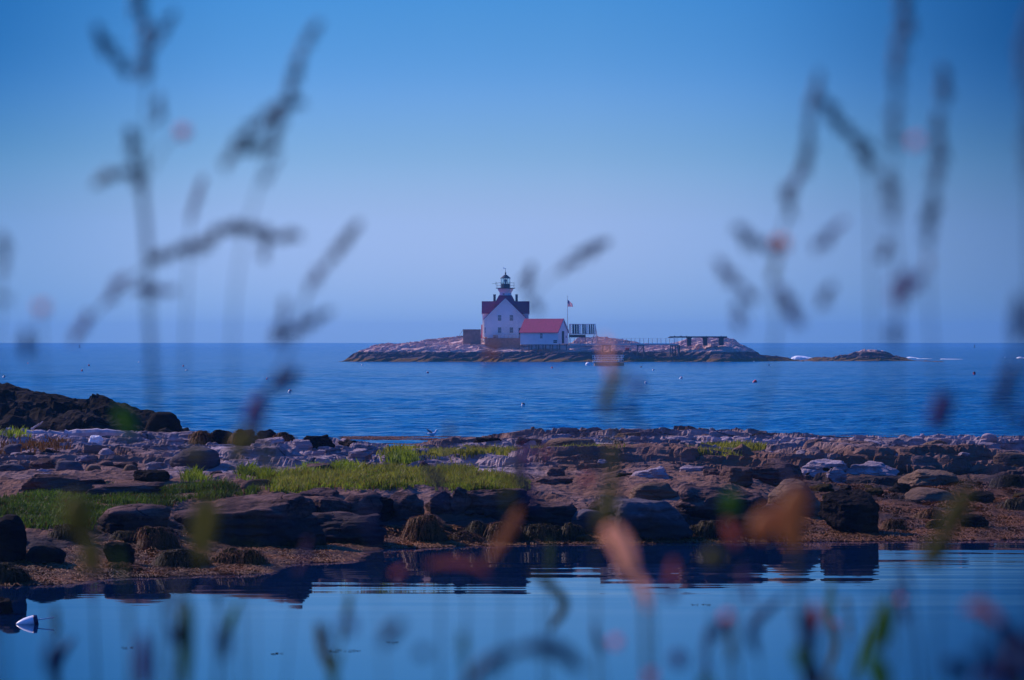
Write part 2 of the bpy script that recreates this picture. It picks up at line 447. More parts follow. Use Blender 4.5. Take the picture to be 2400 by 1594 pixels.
def shore_macro(x, D):
    x = np.asarray(x, float); D = np.asarray(D, float)
    u = np.clip(1200 + x * F / D, _US[0], _US[-1])
    k = np.clip(np.searchsorted(_US, u, side='right') - 1, 0, len(_US) - 2)
    U = np.array(_US); t = (u - U[k]) / (U[k + 1] - U[k]); t = t * t * (3 - 2 * t)
    d = np.clip((D - 40) / .25, 0, 519.999); di = d.astype(int); df = d - di
    a = _TAB[k, di] * (1 - df) + _TAB[k, di + 1] * df
    b = _TAB[k + 1, di] * (1 - df) + _TAB[k + 1, di + 1] * df
    return a * (1 - t) + b * t

def in_poly(px, py, poly):
    px = np.asarray(px); py = np.asarray(py); c = np.zeros(px.shape, bool)
    n = len(poly)
    for i in range(n):
        x1, y1 = poly[i]; x2, y2 = poly[(i + 1) % n]
        if y1 == y2: continue
        k = ((y1 > py) != (y2 > py)) & (px < (x2 - x1) * (py - y1) / (y2 - y1) + x1)
        c ^= k
    return c
GRASS = [
 [(640, 1137), (660, 1118), (740, 1110), (800, 1100), (900, 1098), (1000, 1103), (1110, 1105), (1125, 1118), (1190, 1122), (1235, 1135), (1238, 1152), (1100, 1150), (1000, 1147), (880, 1144), (760, 1142), (735, 1150), (700, 1162), (655, 1158)],
 [(-300, 1180), (0, 1175), (80, 1166), (240, 1160), (400, 1147), (470, 1140), (570, 1138), (605, 1150), (560, 1166), (440, 1172), (400, 1187), (330, 1187), (270, 1205), (200, 1238), (80, 1240), (-300, 1228)],
 [(870, 1064), (950, 1056), (1000, 1063), (1100, 1059), (1250, 1062), (1380, 1055), (1460, 1058), (1465, 1072), (1380, 1075), (1240, 1068), (1120, 1072), (1030, 1077), (980, 1068), (900, 1068)],
 [(1545, 1068), (1600, 1059), (1660, 1062), (1730, 1068), (1720, 1075), (1600, 1073)],
 [(1640, 1050), (1760, 1050), (1820, 1055), (1760, 1061), (1660, 1058)],
 [(912, 1087), (918, 1076), (960, 1076), (968, 1087)],
]
def px_of(x, D, z): return 1200 + x * F / D, HY + (CAMZ - z) * F / D
def shore_height(x, D):
    h = shore_macro(x, D)
    u, v = px_of(x, D, h)
    gm = np.zeros(np.shape(x))
    for g in GRASS: gm = np.maximum(gm, in_poly(u, v, g).astype(float))
    rocky = np.clip((D - 81) / 3, 0, 1) * np.clip((h - .02) / .25, 0, 1) * np.clip((146 - D) / 10, 0, 1)
    mid = np.clip((h - .12) / .3, 0, 1) * (1 - rocky)
    rocky = rocky * (1 - gm * .9); mid = mid * (1 - gm * .9)
    wx = x + .9 * fbm(x * .35, D * .35, 3, 3); wy = D + .9 * fbm(x * .35, D * .35, 3, 8)
    c1, e1 = cells(wx * .20, wy * .55 , 1)
    c2, e2 = cells(wx * .75, wy * 1.5, 2)
    c3, e3 = cells(wx * 2.1, wy * 3.4, 4)
    q = wy * .55 + .35 * wx * .3 + 1.3 * fbm(x * .11, D * .11, 2, 21)
    saw = 1 - (q - np.floor(q)); saw = np.minimum(saw, (1 - saw) * 9)
    det = .40 * (c1 - .5) + .26 * (saw - .5) + .07 * (c2 - .5) + .015 * (c3 - .5) + .10 * fbm(x * .25, D * .6, 3, 5)
    det -= .24 * np.exp(-(e1 / .045) ** 2) + .11 * np.exp(-(e2 / .06) ** 2)
    det += .03 * ridge(x * .8, D * 3.0, 3, 9)
    big = .14 * fbm(x * .12, D * .15, 3, 15)
    soft = .10 * fbm(x * .7, D * .7, 5, 5) + .05 * (c2 - .5) + .03 * ridge(x * 2.2, D * 2.2, 3, 19)
    ln = np.clip((h + .4) / .5, 0, 1) * (1 - gm * .7)
    return h + rocky * (det + big) + mid * soft + ln * .018 * fbm(x * 3, D * 3, 4, 33), gm
xs = np.concatenate([np.linspace(-60, -24, 60, endpoint=False), np.linspace(-24, 24, 620, endpoint=False), np.linspace(24, 60, 61)])
ys = np.concatenate([np.linspace(50, 66, 90, endpoint=False), np.linspace(66, 84, 190, endpoint=False), np.linspace(84, 126, 430, endpoint=False), np.linspace(126, 160, 80)])
X, Y = np.meshgrid(xs, ys)
Z, GM = shore_height(X, Y)
Z = Z - np.clip((np.abs(X) - 48) / 12, 0, 1) ** 2 * 2.5
nx, ny = len(xs), len(ys)
V = np.stack([X.ravel(), Y.ravel(), Z.ravel()], 1)
ii = np.arange(nx - 1)[None, :] + nx * np.arange(ny - 1)[:, None]
Fc = np.stack([ii, ii + 1, ii + 1 + nx, ii + nx], -1).reshape(-1, 4)
me = mesh_np('rocky_shore', V, Fc, M['ledge'], False)
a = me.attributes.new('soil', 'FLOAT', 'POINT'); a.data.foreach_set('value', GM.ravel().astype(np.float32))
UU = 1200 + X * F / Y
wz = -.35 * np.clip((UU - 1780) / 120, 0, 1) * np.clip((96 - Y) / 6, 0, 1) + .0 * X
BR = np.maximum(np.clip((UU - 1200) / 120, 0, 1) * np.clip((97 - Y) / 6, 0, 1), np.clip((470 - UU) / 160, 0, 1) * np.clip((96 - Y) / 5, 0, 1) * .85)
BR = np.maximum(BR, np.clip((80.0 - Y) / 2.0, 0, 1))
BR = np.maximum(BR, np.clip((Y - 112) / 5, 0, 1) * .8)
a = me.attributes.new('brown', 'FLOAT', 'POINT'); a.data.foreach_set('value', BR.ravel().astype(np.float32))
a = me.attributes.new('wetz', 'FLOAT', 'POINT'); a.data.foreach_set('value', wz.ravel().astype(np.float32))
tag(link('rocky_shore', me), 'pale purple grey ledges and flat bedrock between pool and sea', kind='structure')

def ground_hit(px, py, D0=56, D1=150):
    D = np.linspace(D0, D1, 1900)
    z = CAMZ - (py - HY) * D / F
    h = shore_macro((px - 1200) * D / F, D)
    k = np.nonzero(h >= z)[0]
    return float(D[k[0]]) if len(k) else D1

# near bank the photographer and the tall weeds stand on (below the frame)
xb = np.linspace(-60, 60, 61); yb = np.linspace(-40, 36, 77)
XB, YB = np.meshgrid(xb, yb)
ZB = np.interp(YB, [-40, 4, 12, 22, 30, 36], [3.0, 3.0, 2.15, 1.0, .15, -.8]) + .06 * fbm(XB * .5, YB * .5, 3, 2) * (YB > 3)
ib = np.arange(60)[None, :] + 61 * np.arange(76)[:, None]
tag(link('near_bank', mesh_np('near_bank', np.stack([XB.ravel(), YB.ravel(), ZB.ravel()], 1), np.stack([ib, ib + 1, ib + 62, ib + 61], -1).reshape(-1, 4), M['bank'], True)),
    'grassy bank the weeds grow from', kind='structure')

# headland, left
HL = [(-900, 3.6), (-300, 3.1), (0, 2.50), (80, 2.28), (150, 2.12), (220, 1.98), (290, 1.62), (340, 1.32), (400, 1.05), (450, .6), (500, .1)]
xh = np.linspace(-55, -9, 420); yh = np.linspace(109, 146, 160)
XH, YH = np.meshgrid(xh, yh)
UH = 1200 + XH * F / YH
R = np.interp(UH, [a for a, b in HL], [b for a, b in HL])
prof = np.interp(YH, [109, 110, 111.2, 113, 116, 120, 126, 136, 146], [0, .15, .62, .88, .97, 1.0, .98, .4, -.3])
ch, eh = cells(XH * .45 + .4 * fbm(XH * .5, YH * .5, 2, 4), YH * .45, 6)
ZH = R * prof + (prof > .02) * (.55 * (ch - .5) + .26 * fbm(XH * .4, YH * .4, 5, 31) + .10 * ridge(XH * 1.1, YH * 1.1, 3, 12) - .1) * np.clip(R, 0, 1)
ih = np.arange(419)[None, :] + 420 * np.arange(159)[:, None]
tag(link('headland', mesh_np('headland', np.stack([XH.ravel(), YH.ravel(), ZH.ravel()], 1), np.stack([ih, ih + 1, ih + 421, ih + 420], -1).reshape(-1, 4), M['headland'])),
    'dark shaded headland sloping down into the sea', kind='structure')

# ------------------------------------------------------------------ boulders
def ico(sub):
    t = (1 + 5 ** .5) / 2
    V = [(-1, t, 0), (1, t, 0), (-1, -t, 0), (1, -t, 0), (0, -1, t), (0, 1, t), (0, -1, -t), (0, 1, -t), (t, 0, -1), (t, 0, 1), (-t, 0, -1), (-t, 0, 1)]
    V = [Vector(v).normalized() for v in V]
    Fc = [(0, 11, 5), (0, 5, 1), (0, 1, 7), (0, 7, 10), (0, 10, 11), (1, 5, 9), (5, 11, 4), (11, 10, 2), (10, 7, 6), (7, 1, 8),
          (3, 9, 4), (3, 4, 2), (3, 2, 6), (3, 6, 8), (3, 8, 9), (4, 9, 5), (2, 4, 11), (6, 2, 10), (8, 6, 7), (9, 8, 1)]
    for _ in range(sub):
        mid = {}; nf = []
        def m(a, b):
            k = (min(a, b), max(a, b))
            if k not in mid: V.append(((V[a] + V[b]) / 2).normalized()); mid[k] = len(V) - 1
            return mid[k]
        for a, b, c in Fc:
            ab, bc, ca = m(a, b), m(b, c), m(c, a)
            nf += [(a, ab, ca), (b, bc, ab), (c, ca, bc), (ab, bc, ca)]
        Fc = nf
    return np.array([tuple(v) for v in V]), np.array(Fc)
ICO = {k: ico(k) for k in (1, 2, 3, 4, 5)}
def rock_mesh(name, seed, size, mat, kind='block', sub=4, tilt=0.0):
    r = np.random.RandomState(seed)
    N, Fc = ICO[sub]
    npl = {'block': 9, 'slab': 8, 'round': 26, 'weed': 18, 'wedge': 7}[kind]
    pl = r.normal(size=(npl, 3)); pl /= np.linalg.norm(pl, axis=1)[:, None]
    dd = r.uniform(.62, .95, npl) if kind != 'round' else r.uniform(.86, .98, npl)
    pl = np.vstack([pl, [[.10 * r.normal() + tilt, .12 * r.normal() - .16, 1]], [[r.normal() * .2, -1, .15 + .2 * r.normal()]]])
    pl /= np.linalg.norm(pl, axis=1)[:, None]
    dd = np.append(dd, [.62 if kind in ('slab', 'block') else .86, .74])
    dot = N @ pl.T
    p = 26 if kind in ('block', 'slab', 'wedge') else 10
    q = np.where(dot > .05, dd[None] / np.maximum(dot, .05), 9.0)
    R = (np.sum(q ** -p, 1)) ** (-1 / p)
    R = np.minimum(R, 1.15)
    P = N * R[:, None]
    s0 = seed % 50
    stt = perlin3(P * np.array([1.3, 1.3, 4.5]) + s0, 3)
    n = .11 * perlin3(P * 1.7 + s0, 1) + .05 * perlin3(P * 4 + s0, 2) + .025 * perlin3(P * 9 + s0, 4) + .035 * np.sign(stt) * np.minimum(np.abs(stt) * 6, 1)
    if kind in ('round',): n *= .45
    if kind == 'weed': n = n * 1.8 + .10 * perlin3(P * 3.1 + s0, 8) + .06 * perlin3(P * 14, 7)
    P = P * (1 + n)[:, None]
    lo, hi = P.min(0), P.max(0)
    P = (P - (lo + hi) / 2) / (hi - lo) * np.array(size)
    return mesh_np(name, P, Fc, mat, kind in ('round', 'weed')), P, N

def strands(n, pts, nrm, L, W, r, droop=1.0):
    """flat weed ribbons starting at pts and sliding down over the surface"""
    k = r.randint(0, len(pts), n)
    B = pts[k] + nrm[k] * .01
    h = nrm[k].copy(); h[:, 2] = 0; h += r.normal(size=(n, 3)) * 1.1 * np.array([1, 1, .1]); h[:, 2] = -np.abs(h[:, 2]) - .25
    h /= (np.linalg.norm(h, axis=1)[:, None] + 1e-6)
    ln = r.uniform(.4, 1, n)[:, None] * L
    side = np.cross(h, [0, 0, 1.0]); side /= (np.linalg.norm(side, axis=1)[:, None] + 1e-6)
    w = side * (W * r.uniform(.5, 1, n))[:, None]
    p0 = B; p1 = B + h * ln * .45 + np.array([0, 0, .012]); p2 = B + h * ln * .75 - np.array([0, 0, 1]) * ln * .6 * droop
    V = np.stack([p0 - w, p0 + w, p1 + w, p1 - w, p2 + w * .5, p2 - w * .5], 1).reshape(-1, 3)
    i = np.arange(n)[:, None] * 6
    Fc = np.concatenate([i + np.array([[0, 1, 2, 3]]), i + np.array([[3, 2, 4, 5]])])
    return V, Fc

_occ = []
BOULD = []
def boulder(x0, x1, yt, yb, kind, mat, seed, label, cat='boulder', name='boulder', tilt=0.0, group=None, depth=1.0, hitp=None, Dfix=None):
    D0 = Dfix or ground_hit((x0 + x1) / 2, yb)
    w = (x1 - x0) * D0 / F
    dp = w * .75 * depth
    Dc = D0 + dp * .42
    xc = ((x0 + x1) / 2 - 1200) * Dc / F
    zt = CAMZ - (yt - HY) * Dc / F
    zb = CAMZ - (yb - HY) * D0 / F - .12 * w - .08
    w2 = (x1 - x0) * Dc / F * (1.10 if mat in ('boulder', 'blueb') and D0 < 74 else 1.0)
    me, P, N = rock_mesh(name, seed, (w2 * 1.04, dp, max(zt - zb, .12)), M[mat], kind, 5 if w > .9 else 4, tilt)
    o = link(name, me, None, (xc, Dc, (zt + zb) / 2))
    tag(o, label, cat, group); BOULD.append((label, (x0 + x1) / 2, (yt + yb) / 2))
    if mat == 'weedb' and w > .35:
        r = np.random.RandomState(seed)
        up = N[:, 2] > -.1
        Vs, Fs = strands(int(420 + 520 * w), P[up], N[up], .22 + .12 * w, .007, r)
        link('draped_seaweed', mesh_np('draped_seaweed', Vs, Fs, M['weedo'] if seed % 2 else M['weed']), o)
    return o
B = boulder
# front wall beside the pool, left to right
B(432, 742, 1155, 1284, 'block', 'boulder', 1, 'largest sloping boulder of the front row, its top tilted to the left beside the grass', tilt=-.18)
B(668, 738, 1165, 1218, 'round', 'boulder', 2, 'dark rounded boulder wedged between the big sloping boulder and the front row', depth=.9)
B(690, 895, 1200, 1277, 'wedge', 'boulder', 3, 'low wide pink topped boulder nearest the brown weed bed')
B(704, 792, 1143, 1172, 'slab', 'boulder', 4, 'flat brownish slab topping the front row under the left end of the grass')
B(735, 820, 1165, 1214, 'block', 'boulder', 5, 'small cracked boulder above the pinkish topped one')
B(812, 905, 1152, 1218, 'round', 'boulder', 6, 'rounded grey boulder below the middle of the main grass patch')
B(885, 925, 1165, 1225, 'wedge', 'darkb', 7, 'narrow black rock in the gap left of the triangular faced boulder')
B(912, 990, 1153, 1224, 'wedge', 'boulder', 8, 'triangular faced boulder with one pale lit flank in the front row', tilt=.2)
B(999, 1062, 1150, 1218, 'slab', 'boulder', 9, 'left one of two slabs leaning together under the grass', tilt=-.45)
B(1055, 1103, 1141, 1220, 'block', 'boulder', 10, 'right and taller one of two slabs leaning together under the grass', tilt=.2)
B(1098, 1236, 1143, 1226, 'block', 'boulder', 11, 'broad layered boulder below the right tip of the green grass')
B(956, 1027, 1206, 1272, 'round', 'weedb', 12, 'tall olive boulder with weed hanging over it, in the front row')
B(1003, 1050, 1246, 1273, 'weed', 'weedb', 13, 'small orange brown weedy mound touching the weed bed')
B(1044, 1125, 1243, 1272, 'weed', 'weedb', 14, 'long low weedy mound at the middle of the weed bed edge')
B(1095, 1152, 1220, 1262, 'weed', 'weedb', 15, 'weed topped rock below the broad layered boulder')
B(1148, 1215, 1222, 1270, 'weed', 'weedb', 16, 'pale fronded weedy hummock left of the widest weedy mound')
B(1206, 1320, 1226, 1270, 'weed', 'weedb', 17, 'widest weedy mound at the pool edge, golden brown on its left')
B(1230, 1352, 1176, 1240, 'slab', 'boulder', 18, 'dark flat faced slab behind the widest weedy mound')
B(1315, 1375, 1224, 1268, 'weed', 'weedb', 19, 'olive weedy rock left of the smooth grey round boulder')
B(1343, 1420, 1193, 1250, 'round', 'blueb', 20, 'smooth round pale grey boulder at the pool edge')
B(1370, 1480, 1160, 1215, 'slab', 'boulder', 21, 'thin sloping slab propped against the biggest round boulder', tilt=-.3)
B(1415, 1610, 1160, 1266, 'block', 'blueb', 22, 'biggest round boulder with a bluish top and black flank over the pool')
B(1472, 1585, 1130, 1175, 'round', 'tanb', 23, 'tan boulder with vertical cracks behind the biggest round boulder')
B(1588, 1786, 1134, 1232, 'slab', 'boulder', 24, 'huge flat topped slab with a black overhung face above the pool', depth=.7)
B(1548, 1626, 1190, 1228, 'slab', 'boulder', 25, 'pale narrow slab leaning down right of the biggest round boulder', tilt=.35)
B(1520, 1600, 1150, 1172, 'slab', 'boulder', 26, 'thin level slab sticking out beside the tan cracked boulder')
B(1620, 1700, 1218, 1264, 'weed', 'weedb', 27, 'weedy rock below the huge overhung slab')
B(1690, 1800, 1205, 1264, 'block', 'darkb', 28, 'black boulder under the right end of the huge overhung slab')
B(1770, 1830, 1180, 1225, 'round', 'boulder', 29, 'small grey boulder between the huge slab and the brown round boulder')
B(1800, 1925, 1122, 1215, 'round', 'tanb', 30, 'brown rounded boulder left of the tall black boulder')
B(1920, 2060, 1147, 1253, 'block', 'darkb', 31, 'tall black boulder at the pool edge with a small lit corner')
B(1985, 2040, 1222, 1250, 'weed', 'weedb', 32, 'weedy lump at the foot of the tall black boulder')
# right shore
B(2105, 2245, 1101, 1142, 'slab', 'tanb', 33, 'broad overhanging tan slab above the brown weed slope')
B(2184, 2273, 1072, 1106, 'block', 'darkb', 34, 'square black block set in the pale ledge at the right')
B(2150, 2226, 1031, 1060, 'wedge', 'tanb', 35, 'pointed slab tilted up on the far ledge with a dark face', tilt=-.6)
B(1950, 1980, 1029, 1048, 'block', 'darkb', 36, 'small black block on the seaward edge of the right ledge')
B(1915, 1945, 1032, 1052, 'block', 'paleb', 37, 'small pale block beside the small black block at the sea edge')
B(1788, 1882, 1074, 1132, 'slab', 'boulder', 38, 'tall broken ledge block with a dark face above the brown round boulder')
B(1874, 1982, 1075, 1112, 'block', 'paleb', 39, 'pale cracked block row above the tall black boulder')
B(1936, 1984, 1094, 1126, 'wedge', 'paleb', 40, 'pale splinter of rock leaning below the cracked block row', tilt=.5)
B(1978, 2107, 1081, 1122, 'slab', 'paleb', 41, 'long pale broken slab in the middle of the right ledge')
B(2050, 2130, 1058, 1082, 'slab', 'paleb', 42, 'smooth pale hump near the pointed slab')
B(1688, 1766, 1092, 1132, 'slab', 'boulder', 43, 'upright pale block with a greenish dark side beside the tan bedrock')
B(1752, 1842, 1089, 1132, 'wedge', 'boulder', 44, 'dark boulder with a pale pointed top right of the upright pale block')
B(1480, 1578, 1093, 1126, 'wedge', 'paleb', 45, 'pale boulder with a dark right half lying on the flat bedrock', tilt=-.25)
B(1592, 1650, 1090, 1112, 'block', 'paleb', 46, 'cluster topped pale rock right of the half dark boulder')
B(1648, 1690, 1098, 1118, 'slab', 'boulder', 47, 'low dark slab between the pale rock and the upright pale block')
B(1746, 1802, 1014, 1036, 'wedge', 'darkb', 48, 'dark pointed rock standing against the sea on the skyline of the ledge')
B(1436, 1503, 1013, 1030, 'slab', 'tanb', 49, 'flat tan rock perched on the sea edge of the middle ledge')
B(1282, 1324, 1097, 1120, 'wedge', 'boulder', 50, 'small tilted slab on the dark cracked pavement')
B(1252, 1342, 1116, 1146, 'slab', 'boulder', 51, 'low brown slab right of the green grass tip')
B(1440, 1490, 1108, 1126, 'block', 'darkb', 52, 'small black edged rock left of the half dark boulder')
B(1210, 1275, 1027, 1048, 'slab', 'darkb', 53, 'low black slab on the far ledge left of the brown bedrock dome')
B(1275, 1395, 1026, 1056, 'round', 'tanb', 54, 'broad reddish dome of bedrock on the far ledge')
B(1655, 1700, 1036, 1052, 'block', 'darkb', 55, 'dark square rock below the pointed skyline rock')
B(1560, 1620, 1022, 1040, 'round', 'paleb', 56, 'pale round topped rock left of the pointed skyline rock')
B(1530, 1615, 1049, 1070, 'slab', 'paleb', 57, 'white faced slab among the yellow grass strips')
B(2030, 2075, 1033, 1056, 'block', 'paleb', 580, 'pale rounded block on the right ledge before the sea')
B(2290, 2345, 1036, 1062, 'block', 'paleb', 581, 'pale square block near the right end of the ledge')
B(2330, 2420, 1060, 1092, 'round', 'tanb', 582, 'tan rounded rock at the right end of the ledge')
B(2330, 2400, 1112, 1150, 'round', 'weedb', 583, 'weedy rock high on the brown slope at the far right')
B(2270, 2330, 1150, 1185, 'block', 'darkb', 584, 'black rock in the middle of the brown weed slope')
B(2355, 2430, 1165, 1200, 'weed', 'weedb', 585, 'weedy mound on the brown slope at the right edge')
B(2150, 2210, 1188, 1220, 'weed', 'weedb', 586, 'weedy rock low on the brown slope right of the tall black boulder')
B(2250, 2320, 1205, 1240, 'weed', 'darkb', 587, 'dark rock sunk in weed near the pool at the right')
B(2075, 2120, 1215, 1245, 'weed', 'weedb', 588, 'small yellow green weedy rock at the pool edge')
B(2120, 2240, 1142, 1180, 'round', 'tanb', 589, 'reddish smooth rock below the broad overhanging tan slab')
# far row centre-left
B(718, 786, 1085, 1112, 'block', 'boulder', 60, 'tilted square block with a lit left end behind the green grass', tilt=-.1)
B(782, 816, 1090, 1106, 'round', 'boulder', 61, 'small round rock right of the tilted square block')
B(706, 789, 1018, 1056, 'weed', 'darkb', 62, 'dark weedy boulder at the sea edge with a flat brown top')
B(788, 838, 1029, 1057, 'weed', 'darkb', 63, 'black rounded rock right of the flat topped weedy boulder')
B(815, 866, 1020, 1040, 'wedge', 'darkb', 64, 'black peaked rock at the left of the floating weed')
B(600, 650, 1005, 1042, 'weed', 'darkb', 65, 'dark weedy rock behind the pale sloping slab at the sea edge')
B(645, 690, 1012, 1046, 'weed', 'weedb', 66, 'ragged weedy rock left of the pale knobbly rock')
B(598, 667, 1024, 1052, 'slab', 'paleb', 67, 'pale sloping slab on the upper left ledge', tilt=-.2)
B(683, 732, 1030, 1056, 'block', 'paleb', 68, 'pale pink knobbly rock left of the black rounded rock')
B(815, 873, 1051, 1075, 'block', 'paleb', 69, 'pale angular boulder at the left end of the far grass strip')
B(824, 876, 1036, 1054, 'wedge', 'boulder', 70, 'dark wedge rock behind the pale angular boulder', tilt=.4)
B(924, 956, 1030, 1052, 'block', 'darkb', 71, 'black square rock before the floating weed near the gull')
B(962, 1009, 1060, 1077, 'slab', 'darkb', 72, 'low black slab lying in the far grass strip')
B(1068, 1103, 1047, 1066, 'wedge', 'paleb', 73, 'pale pointed slab at the back of the far grass strip', tilt=-.4)
B(1102, 1180, 1044, 1063, 'slab', 'boulder', 74, 'long grey slab behind the far grass strip')
B(1195, 1250, 1048, 1066, 'wedge', 'boulder', 75, 'dark jagged rock at the back edge of the far grass strip')
B(984, 1010, 1080, 1092, 'wedge', 'boulder', 76, 'small dark rock alone on the pale pavement above the grass')
B(1110, 1180, 1024, 1046, 'slab', 'darkb', 590, 'dark jagged low rock on the seaward side near the gull')
# left shore
B(338, 424, 965, 1030, 'round', 'darkb', 80, 'big black round boulder on the end of the headland', Dfix=113)
B(412, 447, 1002, 1028, 'block', 'darkb', 81, 'dark block at the foot of the big black round boulder')
B(446, 494, 1008, 1044, 'weed', 'weedb', 82, 'olive weedy rock right of the headland')
B(490, 548, 1006, 1044, 'weed', 'darkb', 83, 'black weedy rock between two olive ones')
B(544, 604, 1005, 1046, 'weed', 'weedb', 84, 'olive weedy rock at the sea edge above the pale ledge')
B(4, 52, 1040, 1068, 'round', 'blueb', 85, 'round bluish boulder in dry grass at the left')
B(20, 73, 1060, 1086, 'round', 'paleb', 86, 'round pale boulder in front of the bluish one')
B(62, 90, 1058, 1082, 'block', 'darkb', 87, 'dark boulder touching the round pale boulder')
B(100, 143, 1051, 1078, 'block', 'darkb', 88, 'square dark boulder with a pale lit left edge')
B(69, 131, 1074, 1096, 'slab', 'boulder', 89, 'flat grey rock in front of the square dark boulder')
B(132, 196, 1079, 1108, 'round', 'blueb', 90, 'round topped grey boulder right of the flat grey rock')
B(-6, 60, 1086, 1108, 'round', 'blueb', 91, 'low bluish boulder touching the left edge, above the sand')
B(200, 238, 1089, 1110, 'round', 'tanb', 92, 'small tan boulder on the sand')
B(228, 268, 1079, 1102, 'round', 'boulder', 93, 'grey boulder behind the small tan boulder')
B(262, 322, 1082, 1102, 'slab', 'boulder', 94, 'dark sided slab with a pale top on the left ledge')
B(287, 325, 1088, 1111, 'round', 'tanb', 95, 'pinkish egg shaped boulder right of the dark sided slab')
B(338, 392, 1082, 1104, 'block', 'paleb', 96, 'pale double block above the tipped black faced slab')
B(313, 397, 1100, 1140, 'slab', 'darkb', 97, 'tipped slab with a black front face above the left grass', tilt=.08)
B(62, 238, 1110, 1162, 'slab', 'boulder', 98, 'very wide flat slab with a dark undercut front, behind the left grass', depth=.6)
B(190, 372, 1130, 1168, 'slab', 'boulder', 99, 'long low grey slab lying at the edge of the left grass', depth=.6)
B(430, 518, 1123, 1140, 'slab', 'boulder', 100, 'thin flat slab just behind the left grass')
B(400, 514, 1046, 1102, 'round', 'blueb', 101, 'large rounded grey outcrop on the left ledge')
B(490, 530, 1103, 1124, 'wedge', 'boulder', 102, 'small triangular rock below the large rounded outcrop')
B(206, 242, 1020, 1042, 'block', 'quartz', 103, 'bright white lumpy rock beside the end of the driftwood log')
B(240, 390, 1180, 1252, 'round', 'boulder', 104, 'smooth brown boulder rising out of the left grass towards the pool')
B(568, 640, 1122, 1150, 'round', 'boulder', 105, 'brown rock between the left grass and the main grass patch')
# rocks beside the pool, lower left
B(245, 314, 1270, 1328, 'block', 'darkb', 106, 'black tooth shaped rock on the weed bed')
B(60, 152, 1278, 1326, 'round', 'darkb', 107, 'round black rock at the lower left of the weed bed')
B(-60, 62, 1205, 1322, 'round', 'darkb', 108, 'large black rock mass at the left edge above the weed bed')
B(373, 488, 1285, 1334, 'weed', 'weedb', 109, 'weed covered rock in the middle of the lower left weed bed')
B(492, 622, 1282, 1326, 'weed', 'weedb', 110, 'weed covered rock at the foot of the largest sloping boulder')
B(268, 332, 1244, 1272, 'weed', 'weedb', 111, 'reddish weed mound above the black tooth shaped rock')
B(330, 420, 1232, 1290, 'weed', 'weedb', 112, 'olive weed mound below the smooth brown boulder')
B(245, 292, 1220, 1250, 'block', 'darkb', 113, 'small black rock in front of the smooth brown boulder')
B(320, 368, 1218, 1248, 'round', 'darkb', 114, 'black lump at the right foot of the smooth brown boulder')
B(-30, 70, 1318, 1372, 'weed', 'weedb', 115, 'dark weedy heap at the lower left corner of the weed bed')
B(255, 335, 1318, 1342, 'weed', 'weedb', 116, 'small weed tuft rock at the water line of the weed bed')
B(120, 200, 1228, 1268, 'weed', 'weedb', 117, 'weedy hummock below the left grass')
o = B(-40, 31, 1384, 1440, 'block', 'darkb', 118, 'black rock standing in the pool at the left edge, above the buoy', Dfix=51.4)
o.location.z -= .1

# loose smaller rocks: shared meshes, individual objects
SMALL = [rock_mesh('rock', 300 + i, (1, .8, .62), M['paleb'], ['block', 'wedge', 'round', 'slab'][i % 4], 3)[0] for i in range(8)]
SMALLD = [rock_mesh('rock', 330 + i, (1, .8, .6), M['boulder'], ['block', 'wedge', 'round'][i % 3], 3)[0] for i in range(6)]
SMALLW = [rock_mesh('rock', 350 + i, (1, .8, .55), M['weedb' if i < 4 else 'darkb'], 'weed', 3)[0] for i in range(7)]
SHORT = []
def scatter(n, reg, meshes, smin, smax, label, group, seed):
    r = random.Random(seed); k = 0; tries = 0
    while k < n and tries < n * 60:
        tries += 1
        D = r.uniform(reg[2], reg[3]); u = r.uniform(reg[0], reg[1]); x = (u - 1200) * D / F
        h = float(shore_height(np.array([x]), np.array([D]))[0][0])
        pu, pv = px_of(x, D, h)
        if h < .02 or any(bool(in_poly(np.array([pu]), np.array([pv]), g)[0]) for g in GRASS): continue
        s = smin + (smax - smin) * r.random() ** 2.4
        o = link('rock', r.choice(meshes), None, (x, D, h + s * .10), (r.uniform(-.25, .25), r.uniform(-.25, .25), r.uniform(0, 6.28)))
        o.scale = (s, s * r.uniform(.7, 1.1), s * r.uniform(.55, 1.0))
        pu2, pv2 = px_of(x, D, h)
        lb, bu, bv = min(BOULD, key=lambda q: (q[1] - pu2) ** 2 + (3 * (q[2] - pv2)) ** 2)
        w_ = lb.split()
        for j_, ww in enumerate(w_):
            if ww in ('in', 'at', 'behind', 'beside', 'wedged', 'with', 'above', 'below', 'left', 'right', 'under', 'over', 'rising', 'touching', 'and', 'of', 'on', 'to', 'from', 'standing', 'set', 'lying', 'leaning', 'sunk', 'perched', 'alone', 'tilted', 'between', 'nearest,', 'top', 'high', 'low', 'for', 'is', 'covered', 'sticking', 'propped', 'among') and j_ >= 2:
                w_ = w_[:j_]; break
        if w_[0] in ('left', 'right', 'nearest'): w_ = ['leaning', 'slab']
        w_ = ' '.join(w_[:6]).rstrip(','); du, dv = pu2 - bu, pv2 - bv
        rel = ('right of' if du > 0 else 'left of') if abs(du) > 3 * abs(dv) else ('just behind' if dv < 0 else 'just in front of')
        tag(o, ('small ' if s < .35 else 'medium ') + label + ' ' + rel + ' the ' + w_, 'rock', 'loose rocks around the ' + w_); k += 1
scatter(34, (420, 1250, 84, 108), SMALL, .14, .5, 'loose pale rock', 'loose pale rocks on the centre ledge', 1)
scatter(34, (1250, 1900, 83, 112), SMALL, .14, .5, 'loose pale rock', 'loose pale rocks on the bedrock right of the grass', 2)
scatter(30, (1850, 2500, 86, 112), SMALL, .15, .55, 'loose pale rock', 'loose pale rocks on the right ledge', 3)
